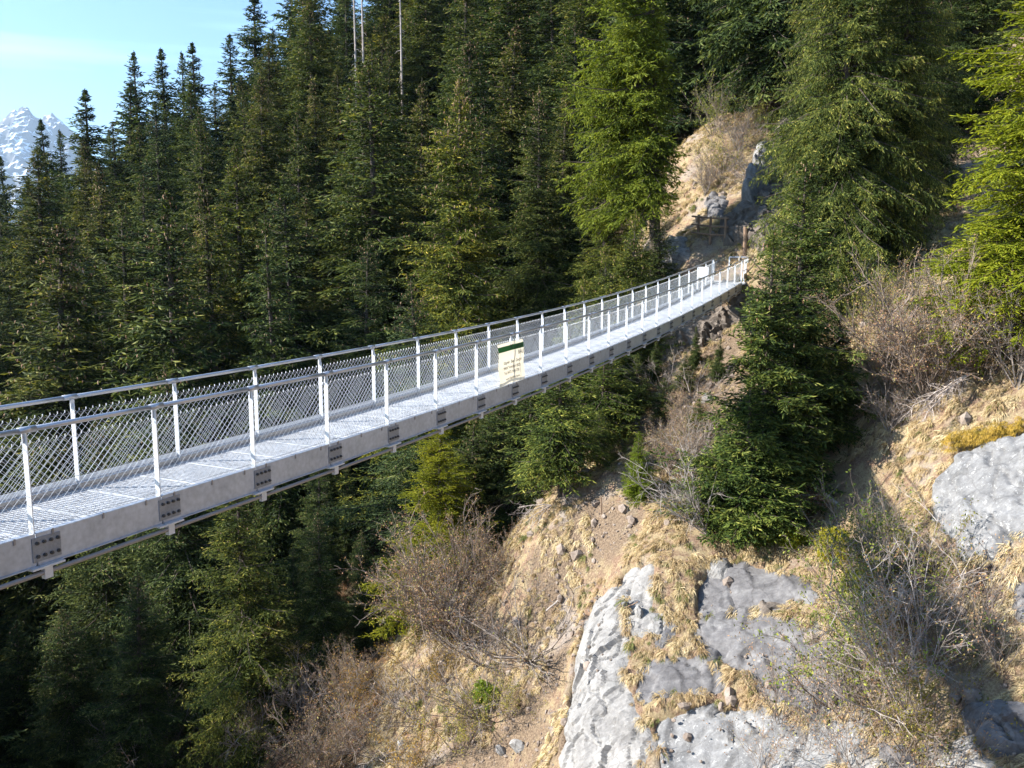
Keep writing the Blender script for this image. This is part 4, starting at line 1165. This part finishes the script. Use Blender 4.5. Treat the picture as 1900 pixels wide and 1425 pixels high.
X = rg.uniform(-34, -4, 6000); Y = rg.uniform(27, 68, 6000)
k_ = forest_mask(X, Y) > .3; X = X[k_]; Y = Y[k_]
P_ = np.stack([X, Y, ground(X, Y)], -1); P_ = P_[[900 < proj(p)[1] < 1500 for p in P_]]
tussocks(P_, normals(P_), rg.uniform(.2, .5, len(P_)), 16, "undergrowth", "brown leaf litter, twigs and low plants on the shaded forest floor", mat='dry_leaf', tshift=-.35)
# moss rim on the boulder
pm = np.array([hit(x, y) for x, y in [(1770 + i * 3.2, 838 - i * .62 + random.Random(i).uniform(-9, 7)) for i in range(44)]])
nm = np.array([normal_at(p[0], p[1]) for p in pm])
pm = np.repeat(pm, 8, 0) + rg.normal(0, .13, (len(pm) * 8, 3)) ; nm = np.repeat(nm, 8, 0); pm += nm * .45
tussocks(pm, nm, np.full(len(pm), .16), 26, "moss", "rust orange moss along the upper rim of the big boulder", mat='moss')

# ------------------------------------------------------------------ shrubs
def shrub(seed, H=3.5, stems=18, spread=.8, lean=(0, 0), r0=.028, mat='grey_twig', leaf=None, nleaf=0, leafsize=.05, l1=9, l2=5, curve=.3):
    rg = np.random.RandomState(seed); root = empty("shrub"); m = MB(); tips = []
    def grow(p, d, L, r, lev):
        k = 5 if lev == 0 else (4 if lev == 1 else 3)
        pts = [p]; dd = d.copy()
        for i in range(k):
            dd = dd + rg.normal(0, .13 + .05 * lev, 3) + np.array([0, 0, .06 * curve])
            dd /= np.linalg.norm(dd); pts.append(pts[-1] + dd * L / k)
        pts = np.array(pts)
        m.tube(pts, np.linspace(r, r * .35, k + 1), 4 if lev == 0 else 3, cap=False)
        if lev >= 1: tips.extend(pts[1:])
        if lev < 2 or (lev == 2 and L > .55):
            nn = l1 if lev == 0 else (l2 if lev == 1 else 2)
            for j in range(nn):
                f = rg.uniform(.25, 1) * k; i0 = min(int(f), k - 1); q = pts[i0] + (pts[i0 + 1] - pts[i0]) * (f - i0)
                nd = (pts[i0 + 1] - pts[i0]); nd /= np.linalg.norm(nd)
                nd = nd + rg.normal(0, .55, 3) + np.array([0, 0, .12]); nd /= np.linalg.norm(nd)
                grow(q, nd, L * rg.uniform(.25, .5) * (1.15 - .5 * f / k), r * .5, lev + 1)
    for i in range(stems):
        a = rg.rand() * 6.283; t = spread * math.sqrt(rg.rand())
        d = np.array([math.cos(a) * t + lean[0], math.sin(a) * t + lean[1], 1.0]); d /= np.linalg.norm(d)
        grow(np.array([rg.normal(0, .10), rg.normal(0, .10), -.15]), d, H * rg.uniform(.6, 1.1), r0 * rg.uniform(.6, 1.1), 0)
    m.build("stems", M[mat], root)
    if leaf and nleaf:
        tp = np.array(tips); P = tp[rg.randint(0, len(tp), nleaf)] + rg.normal(0, .04, (nleaf, 3))
        d = rg.normal(0, 1, (nleaf, 3)); d /= np.linalg.norm(d, axis=1, keepdims=True)
        e = np.cross(d, rg.normal(0, 1, (nleaf, 3))); e /= np.linalg.norm(e, axis=1, keepdims=True)
        s = leafsize * rg.uniform(.6, 1.3, nleaf)[:, None]
        V = np.stack([P, P + d * s + e * s * .45, P + d * s * 2, P + d * s - e * s * .45], 1).reshape(-1, 3)
        F = np.arange(nleaf)[:, None] * 4 + np.array([[0, 1, 2, 3]])
        o = mk("leaves", V, F, M[leaf], root, attr={"tint": np.repeat(rg.rand(nleaf), 4)}); o['kind'] = 'stuff'
    return root
SH = {
 'brown': dict(seed=1, H=4.2, stems=24, spread=.85, mat='brown_twig', leaf='dry_leaf', nleaf=7000, leafsize=.032, l1=13, l2=7),
 'grey': dict(seed=2, H=3.6, stems=17, spread=.7, mat='grey_twig', leaf='dry_leaf', nleaf=1500, leafsize=.03, l1=12, l2=7),
 'pale': dict(seed=3, H=3.4, stems=20, spread=.55, lean=(-.75, 0), mat='pale_twig', l1=8, l2=4, r0=.022),
 'sprawl': dict(seed=4, H=2.8, stems=18, spread=2.6, mat='grey_twig', leaf='dry_leaf', nleaf=350, leafsize=.035, l1=8, l2=5, r0=.03),
 'autumn': dict(seed=5, H=2.3, stems=16, spread=1.0, mat='brown_twig', leaf='green_leaf', nleaf=2400, leafsize=.032, l1=9, l2=5, r0=.014),
 'fan': dict(seed=6, H=4.6, stems=12, spread=.5, lean=(-.55, -.1), mat='pale_twig', leaf='dry_leaf', nleaf=900, leafsize=.04, l1=8, l2=5, r0=.032),
 'thin': dict(seed=7, H=2.2, stems=14, spread=1.1, mat='grey_twig', leaf='dry_leaf', nleaf=500, leafsize=.03, l1=8, l2=4, r0=.010),
}
shp = {}
def put_shrub(kind, px, py, scale, rot, label, group=None, tint=(1, 1, 1), Y=None, cat="shrub", tilt=0):
    p = hit(px, py) if Y is None else at(px, py, Y)
    if kind not in shp: shp[kind] = shrub(**SH[kind]); o = shp[kind]
    else: o = copy_tree(shp[kind])
    o.name = "bare_shrub"
    o.location = p; o.scale = (scale,) * 3; o.rotation_euler = (0, tilt, rot)
    for c in o.children: c.color = (*tint, 1)
    tag(o, label, cat, group); return o
put_shrub('brown', 850, 1195, 1.35, 0, "big brown leafless thicket in front of the glowing yellow-green spruce", tilt=-.25)
put_shrub('grey', 800, 1190, 1.3, 2, "grey twiggy thicket leaning left of the big brown one", tilt=-.35)
put_shrub('brown', 890, 1110, .85, 4, "smaller brown shrub behind the big brown thicket under the bridge")
put_shrub('pale', 1312, 985, 1.1, 0, "pale many-stemmed bush fanning up beside the compact young spruce")
put_shrub('grey', 1290, 900, .85, 1, "greyish bush behind the fanning pale one")
put_shrub('brown', 1240, 880, .6, 3, "reddish brown brush between the young spruce and the tall near one")
put_shrub('brown', 1720, 745, 1.15, 1, "large brown leafless bush right of the tall near spruce")
put_shrub('brown', 1650, 735, 1.0, 3, "brown bush in the shade just right of the tall near spruce")
put_shrub('grey', 1780, 700, 1.05, 5, "grey bush between the large brown bush and the right edge")
put_shrub('grey', 1885, 712, 1.05, 2, "grey-green bush at the right edge above the big boulder", tint=(.9, 1.1, .8))
put_shrub('autumn', 1880, 660, 1.3, 2, "yellowish leafy bush at the right edge under the brilliant spruce")
put_shrub('autumn', 1620, 600, 1.2, 1, "leafy bush at the upper left of the large brown bush")
put_shrub('sprawl', 985, 1220, 1.25, 0, "dark sprawling twigs spilling over the scree left of the cliff")
put_shrub('sprawl', 900, 1230, 1.15, 3, "tangle of thin branches below the big brown thicket")
put_shrub('sprawl', 900, 1330, 1.0, 5, "sprawling bare shrub low on the scree near the bottom edge")
put_shrub('fan', 1700, 1340, .85, .1, "tall tangled shrub with pale stems leaning left across the grass")
put_shrub('autumn', 1650, 1260, 1.5, 4, "dark green leafy undergrowth among the pale leaning stems", tint=(.5, .75, .6))
put_shrub('fan', 1690, 1240, .9, .5, "second pale-stemmed shrub above the tangled leaning one", tint=(1, 1, .8))
put_shrub('sprawl', 1640, 1330, .9, 2, "sprawling grey branches at the foot of the tangled leaning shrub")
put_shrub('autumn', 1590, 1330, 1.6, 3, "greenish leafy undergrowth left of the tangled leaning shrub", tint=(.7, .9, .7))
put_shrub('autumn', 1590, 1180, 1.5, 1, "olive leafy undergrowth right of the largest grey slab", tint=(.6, .8, .6))
put_shrub('brown', 1665, 1180, .4, 2, "dense brown twigs crossing in front of the bridge shadow")
put_shrub('autumn', 1610, 1090, 1.5, 5, "dark green leafy bush under the drooping juniper", tint=(.4, .62, .5))
put_shrub('autumn', 1690, 1120, 1.3, 3, "brown-green bush at the edge of the bridge shadow", tint=(.55, .6, .5))
put_shrub('brown', 1740, 1250, .35, 4, "brown brush standing inside the bridge shadow")
put_shrub('thin', 1450, 1330, 1.2, 4, "thin twigs sprouting between the two lower slabs")
put_shrub('autumn', 1700, 1400, 1.2, 5, "low leafy undergrowth above the pale cracked rock", tint=(.7, .7, .6))
put_shrub('grey', 1640, 1110, .8, 4, "brownish upright shrub below the hanging juniper")
put_shrub('thin', 1800, 1180, 1.2, 1, "thin violet-grey shrub right of the bridge shadow")
put_shrub('thin', 1860, 1240, 1.1, 4, "thin grey shrub at the right edge above the corner boulder")
put_shrub('thin', 1500, 1400, 1.1, 2, "thin twiggy shrub at the bottom edge right of the whitish slab")
put_shrub('thin', 1420, 1430, .9, 5, "thin twigs in front of the broad whitish slab")
put_shrub('thin', 1600, 1450, 1.3, 3, "twigs rising from the bottom edge below the tangled shrub")
put_shrub('thin', 1720, 1460, 1.2, 0, "twigs at the bottom edge before the pale cracked rock")
put_shrub('thin', 1530, 1300, 1.0, 1, "fine twigs hanging over the lower end of the largest slab")
put_shrub('autumn', 800, 1290, 1.3, 2, "brownish leafy scrub at the edge of the gorge shade", tint=(.8, .6, .6))
put_shrub('thin', 640, 1380, 1.6, 2, "thin leafless saplings in the gorge beside the reddish shrub")
put_shrub('autumn', 690, 1330, 1.3, 4, "low rusty scrub behind the saplings in the gorge", tint=(.8, .55, .6))
put_shrub('sprawl', 780, 1340, 1.0, 4, "sprawling bare twigs in the middle of the gorge scrub")
put_shrub('grey', 560, 1330, .9, 4, "grey shrub in the half shade left of the sunny gorge patch")
put_shrub('autumn', 560, 1240, 1.0, 1, "yellow-green scrub in the sunny gorge patch")
put_shrub('autumn', 850, 1400, 1.2, 2, "yellow autumn shrub at the bottom edge")
put_shrub('autumn', 950, 1330, .9, 5, "small yellow-leaved shrub on the scree left of the cliff")
put_shrub('autumn', 760, 1440, 1.1, 0, "autumn shrub in the bottom edge left of the yellow one", tint=(1.1, .8, .8))
put_shrub('sprawl', 700, 1400, .9, 1, "leafless shrub with reddish twigs at the bottom of the gorge")
put_shrub('brown', 600, 1440, .8, 2, "reddish shrub at the bottom edge right of the big olive spruce")
put_shrub('grey', 480, 1400, 1.0, 1, "brownish shrub at the right foot of the big olive spruce")
put_shrub('grey', 290, 1460, 1.35, 3, "pale grey shrub left of the foot of the big olive spruce", tint=(1.2, 1.1, 1.1))
put_shrub('grey', 220, 1470, 1.0, 5, "pale grey shrub in the bottom left beside the shadows")
put_shrub('brown', 640, 1300, .6, 4, "small shrub in the sunny patch on the gorge floor")
put_shrub('grey', 1370, 280, .7, 2, "grey leafless brush on the bright slope above the trail railing")
put_shrub('autumn', 1400, 240, 1.1, 2, "yellow-grey bush high on the bright slope above the trail", tint=(.9, 1, .9))
put_shrub('grey', 1310, 360, .7, 4, "brown brush right behind the tall bare trunk by the trail")
put_shrub('autumn', 1340, 330, 1.3, 3, "yellow-grey bush right above the grey boulder over the trail railing", tint=(.8, .85, .8))
put_shrub('grey', 1400, 200, .8, 1, "leafless brush at the top of the bright slope under the dark limbs")
put_shrub('autumn', 1330, 250, 1.6, 5, "olive bush beside the tall bare trunk on the bright slope", tint=(.6, .75, .6))
put_shrub('thin', 1365, 320, 1.4, 2, "thin branches arching over the bright slope")
put_shrub('autumn', 1440, 215, 1.5, 1, "olive bush under the cut log on the upper slope", tint=(.6, .75, .6))
put_shrub('brown', 1290, 820, .55, 5, "reddish brush on the bank left of the tall near spruce")
put_shrub('sprawl', 1230, 720, .8, 5, "bare sprawling branches across the middle of the rubble bank")
put_shrub('sprawl', 1420, 350, .9, 4, "bare sprawling branches over the pale rock crest")
put_shrub('thin', 990, 1120, 1.0, 1, "thin bare saplings on the brown scree")
put_shrub('sprawl', 1290, 740, .8, 2, "broken branches on the rubble bank under the bridge end")
put_shrub('grey', 1650, 800, .6, 2, "dry twigs in the deep shade under the brown bushes")

# juniper, hanging over the edge
def juniper(px, py, H, label, tint):
    p = hit(px, py); t = tag(empty("juniper_bush", p), label, "juniper"); r2 = np.random.RandomState(int(px))
    m = MB(); n = 9000
    cols = []
    for k in range(26):
        a = r2.rand() * 6.28; l = H * r2.uniform(.5, 1.0); s = np.linspace(0, 1, 7); rad = .75 * r2.uniform(.3, 1)
        Pp = np.stack([np.cos(a) * rad * s ** .8, np.sin(a) * rad * s ** .8, l * (1.9 * s - 1.75 * s ** 2.2)], -1)
        m.tube(Pp, np.linspace(.03, .006, 7), 4, cap=False); cols.append(Pp)
    m.build("stems", M['bark'], t)
    C = np.array(cols); bi = r2.randint(0, 26, n); f = r2.uniform(1, 5.99, n); i0 = f.astype(int)
    P = C[bi, i0] + (C[bi, np.minimum(i0 + 1, 6)] - C[bi, i0]) * (f - i0)[:, None] + r2.normal(0, .07, (n, 3))
    d = r2.normal(0, .5, (n, 3)) + [0, 0, -.7]; d /= np.linalg.norm(d, axis=1, keepdims=True)
    e = np.cross(d, r2.normal(0, 1, (n, 3))); e /= np.linalg.norm(e, axis=1, keepdims=True)
    s = r2.uniform(.05, .13, n)[:, None]
    V = np.stack([P, P + d * s * .6 + e * s * .22, P + d * s * 1.4, P + d * s * .6 - e * s * .22], 1).reshape(-1, 3)
    o = mk("foliage", V, np.arange(n)[:, None] * 4 + np.array([[0, 1, 2, 3]]), M['needle_light'], t, attr={"tint": np.repeat(r2.rand(n) * .5 + .4, 4)}); o.color = (*tint, 1)
juniper(1550, 1040, 1.9, "light green drooping juniper hanging beside the dead brown branches", (1.6, 1.35, 1.2))
juniper(1600, 1110, 1.5, "olive juniper lower right of the drooping light green one", (1.0, .95, 1.0))
juniper(905, 1300, 1.1, "small bluish juniper on the scree left of the cliff", (.8, 1.0, 1.3))
juniper(1480, 1010, .8, "low green juniper tuft on the rim under the dead brown branches", (1.0, 1.0, .9))

# dead brown spruce branches, fallen stems, log, stump, stick
def dead_branch(P0, dirs, mat, leafy, label, name, seed, rs=1.0):
    t = tag(empty(name, P0), label, "dead branch"); r2 = np.random.RandomState(seed); m = MB(); tips = []
    for d in dirs:
        d = np.array(d, float); L = np.linalg.norm(d); s = np.linspace(0, 1, 8)
        P = d[None] * s[:, None] + np.array([0, 0, -.18 * L])[None] * (s ** 2)[:, None] + r2.normal(0, .015 * L, (8, 3)) * s[:, None]
        m.tube(P, np.linspace(.03 * rs, .008, 8), 5, cap=False)
        for k in range(int(L * 16)):
            f = r2.uniform(.1, .98) * 7; i0 = int(f); q = P[i0] + (P[min(i0 + 1, 7)] - P[i0]) * (f - i0)
            nd = d / L * .5 + r2.normal(0, .5, 3) + [0, 0, -.35]; nd /= np.linalg.norm(nd); l = r2.uniform(.2, .7)
            Q = np.array([q, q + nd * l * .5, q + nd * l + [0, 0, -.12 * l]]); m.tube(Q, [.009 * rs, .006, .003], 3, cap=False)
            tips += [Q[1], Q[2], (q + Q[1]) / 2]
            for _ in range(3):
                b = Q[1] + (Q[2] - Q[1]) * r2.rand(); e = b + nd * .12 + r2.normal(0, .1, 3); m.tube([b, e], [.004, .002], 3, cap=False); tips.append(e)
    m.build("limbs", M[mat], t)
    if leafy:
        tp = np.array(tips); n = leafy; P = tp[r2.randint(0, len(tp), n)] + r2.normal(0, .05, (n, 3))
        d = r2.normal(0, .6, (n, 3)) + [0, 0, -.5]; d /= np.linalg.norm(d, axis=1, keepdims=True); e = np.cross(d, r2.normal(0, 1, (n, 3))); e /= np.linalg.norm(e, axis=1, keepdims=True)
        s = r2.uniform(.04, .10, n)[:, None]
        V = np.stack([P, P + d * s * .6 + e * s * .2, P + d * s * 1.4, P + d * s * .6 - e * s * .2], 1).reshape(-1, 3)
        mk("dead_needles", V, np.arange(n)[:, None] * 4 + np.array([[0, 1, 2, 3]]), M['dead_needle'], t, attr={"tint": np.repeat(r2.rand(n), 4)})
p = hit(1535, 935)
dead_branch(p + np.array([0, 0, .3]), [(-1.4, -.3, .3), (-1.1, -.5, -.3), (-1.6, -.2, -.1), (-.8, -.6, -.8), (-1.2, 0, -.9)], 'dead_wood', 3500, "reddish dead spruce boughs at the foot of the tall near spruce", "dead_bough", 3)
p = hit(1023, 958)
dead_branch(p + np.array([0, 0, .5]), [(-1.2, -.2, -.1), (-1.1, -.4, -.4), (-1.3, .1, .1), (-.9, -.3, -.7)], 'dead_wood', 0, "grey drooping dead boughs beside the bare pale stem", "dead_bough", 4)
p = hit(960, 860)
dead_branch(p + np.array([0, 0, 1.6]), [(.1, -.3, -1.6), (-.2, -.3, -1.9), (.3, -.1, -1.4)], 'dead_wood', 0, "grey hanging twigs in the shade left of the straggly spruce", "dead_bough", 5)
p = hit(1790, 715)
dead_branch(p + np.array([0, -.3, .45]), [(-2.2, -1.3, -.9), (-1.9, -1.0, -.6), (-2.5, -1.0, -.7)], 'dead_wood', 0, "fallen grey branches lying across the shade above the big boulder", "fallen_branch", 6, 1.4)
p = hit(1120, 700)
dead_branch(p + np.array([0, -1.2, 1.8]), [(-.9, -.2, -.6), (.5, -.3, -1.2), (-.5, -.2, -1.3), (-.2, -.3, .9)], 'pale_twig', 0, "white dead branches tangled under the bridge", "dead_bough", 7)
p = hit(1270, 800)
dead_branch(p + np.array([0, -.2, 1.2]), [(.5, -.3, -1.8), (.9, -.2, -.6), (-.5, -.2, -.4), (1.1, 0, -.2)], 'dead_wood', 0, "broken splintered stem leaning on the rubble above the pale bush", "fallen_branch", 8, 2.0)
p = hit(1840, 1060)
dead_branch(p + np.array([0, 0, .2]), [(-.7, -.2, -.6), (-.9, -.4, -.2), (-.5, -.3, -.7)], 'bark', 0, "dark dead branch below the big boulder", "fallen_branch", 9, 1.5)
p = hit(1255, 505)
dead_branch(p + np.array([-.6, 0, 1.5]), [(-.5, -.1, -1.4), (-.7, 0, .3), (.2, 0, -.9)], 'pale_twig', 0, "pale forked twig showing behind the far handrail", "dead_bough", 10)
def log(pa, pb, r, name, label, mat='dead_wood', cat="log"):
    m = MB(); a, b = np.array(pa), np.array(pb); s = np.linspace(0, 1, 5)[:, None]
    m.tube((b - a) * s + np.array([[0, 0, 0], [.01, 0, .01], [0, .01, -.01], [.01, 0, 0], [0, 0, 0]]) * 2, [r, r * 1.05, r * .95, r, r * .9], 10)
    o = m.build(name, M[mat]); o.location = a; tag(o, label, cat)
p = hit(1540, 935); log(p + [-.28, -.1, .42], p + [.35, -.4, -.05], .085, "log", "short sawn log end sticking out above the hanging juniper", 'pale_twig')
p = hit(1160, 1130); log(p + [0, -.15, .12], p + [.42, -.1, .32], .02, "stick", "weathered brown stick lying across the small pale slab", 'timber', "stick")
p = hit(1025, 1130); log(p + [-.25, -.15, .0], p + [.22, -.1, .42], .035, "stick", "pale split piece of wood on the brown scree", 'pale_twig', "stick")
p = hit(1116, 960); log(p + [0, 0, -.2], p + [-.03, 0, .85], .03, "stake", "thin brown stake standing at the top of the straw slope", 'timber', "stake")
p = hit(1440, 195); log(p + [-.5, -.4, .1], p + [.3, -.6, .3], .22, "log", "cut log end on the slope below the huge dark trunk", 'timber')

# ------------------------------------------------------------------ wooden trail railing and posts at the far end
fence = None
fp = [hit(px, 438) for px in (1298, 1318, 1342)]
Yf = 51.0
pts = [hit(px, py) + np.array([0, -.5, .1]) for px, py in ((1292, 436), (1314, 440), (1341, 441))]
fence = tag(empty("trail_fence", pts[1]), "brown wooden railing of the trail above the bridge end", "fence")
o0 = np.array(fence.location)
for p in pts:
    m = MB(); m.tube([p - o0 + [0, 0, -.6], p - o0 + [0, 0, 1.05]], .075, 8); m.build("post", M['timber'], fence)
for h in (.95, .5, .05):
    m = MB(); m.tube([pts[0] - o0 + [-.4, -.08, h], pts[1] - o0 + [0, -.08, h], pts[2] - o0 + [.15, -.08, h]], .05, 7); m.build("rail", M['timber'], fence)
for px, py, hh, lab in ((1381, 475, 1.55, "thick weathered wooden post at the bridge end"), (1362, 455, .85, "shorter wooden post in shade left of the thick one at the bridge end")):
    p = hit(px, py) if hh < 1 else at(px, py, 48.2); m = MB(); m.tube([(0, 0, -.8), (.03, 0, hh * .5), (0, 0, hh)], [.13, .12, .11] if hh > 1 else [.07] * 3, 9)
    o = m.build("wooden_post", M['timber']); o.location = p; tag(o, lab, "post")

# ------------------------------------------------------------------ snowy mountain
mx0, my0 = -3600, 5200
XS = np.linspace(-5200, 500, 420); YS = np.linspace(3900, 6200, 200)
MX, MY = np.meshgrid(XS, YS)
def mtn(x, y):
    px_ = lambda a, Y: (a - 950) / F_PX * Y
    z = np.full(x.shape, -400.0)
    for (a, py, Y, w) in ((45, 187, 5000, 1.0), (95, 200, 5150, 1.1), (130, 222, 5000, 1.2), (10, 215, 5200, 1.2), (-80, 190, 5400, 1.0), (-250, 150, 5600, .9), (180, 275, 4900, 1.3), (-500, 200, 5200, 1.)):
        P = at(a, py, Y); d = np.hypot((x - P[0]) * 1.0, (y - P[1]) * .85)
        z = np.maximum(z, P[2] - 60 - d * .95 * w)
    rg1 = 1 - np.abs(fbm(x / 380, y / 380, oct=7, seed=41, gain=.6)) * 2
    return z + (rg1 - .6) * 120 + fbm(x / 90, y / 90, oct=4, seed=43) * 26
MZ = mtn(MX, MY); MX, MY, MZ = MX * 1.8, MY * 1.8, MZ * 1.8; a, b = len(XS), len(YS)
ii = np.arange(b - 1)[:, None] * a + np.arange(a - 1)[None]
mm = mk("mountain", np.stack([MX, MY, MZ], -1).reshape(-1, 3), np.stack([ii, ii + 1, ii + a + 1, ii + a], -1).reshape(-1, 4), None, smooth=False)
ms, nt, b_ = new_mat("snowy_rock")
geo = nt.nodes.new("ShaderNodeNewGeometry"); sep = nt.nodes.new("ShaderNodeSeparateXYZ"); nt.links.new(geo.outputs["Normal"], sep.inputs[0])
nn = noise(nt, .007, 9, .7)
ad = nt.nodes.new("ShaderNodeMath"); ad.operation = 'ADD'; nt.links.new(sep.outputs["Z"], ad.inputs[0]); nt.links.new(nn, ad.inputs[1])
c = ramp(nt, [(.98, (0, 0, 0)), (1.0, (1, 1, 1))], ad.outputs[0])
sc_ = nt.nodes.new("ShaderNodeMath"); sc_.operation = 'MULTIPLY'; sc_.inputs[1].default_value = .82; nt.links.new(ad.outputs[0], sc_.inputs[0])
c = ramp(nt, [(.90, (.13, .135, .15)), (.97, (.80, .83, .88))], sc_.outputs[0])
nt.links.new(c, b_.inputs["Base Color"]); b_.inputs["Roughness"].default_value = .9
mm.data.materials.append(ms); tag(mm, kind='structure')

# ------------------------------------------------------------------ haze: real air between here and the mountain
hz = MB(); hz.hexa(np.array([(-17000, -17000, -900), (17000, -17000, -900), (17000, 17000, -900), (-17000, 17000, -900), (-17000, -17000, 2600), (17000, -17000, 2300), (17000, 17000, 2300), (-17000, 17000, 2300)], float))
hm = bpy.data.materials.new("haze"); hm.use_nodes = True; nt = hm.node_tree
nt.nodes.remove(nt.nodes["Principled BSDF"])
pv = nt.nodes.new("ShaderNodeVolumePrincipled"); pv.inputs["Color"].default_value = (.62, .80, 1, 1); pv.inputs["Density"].default_value = .00005; pv.inputs["Anisotropy"].default_value = .3
nt.links.new(pv.outputs[0], nt.nodes["Material Output"].inputs["Volume"])
HZ = hz.build("haze", hm); tag(HZ, kind='stuff')
print("DONE BUILD")
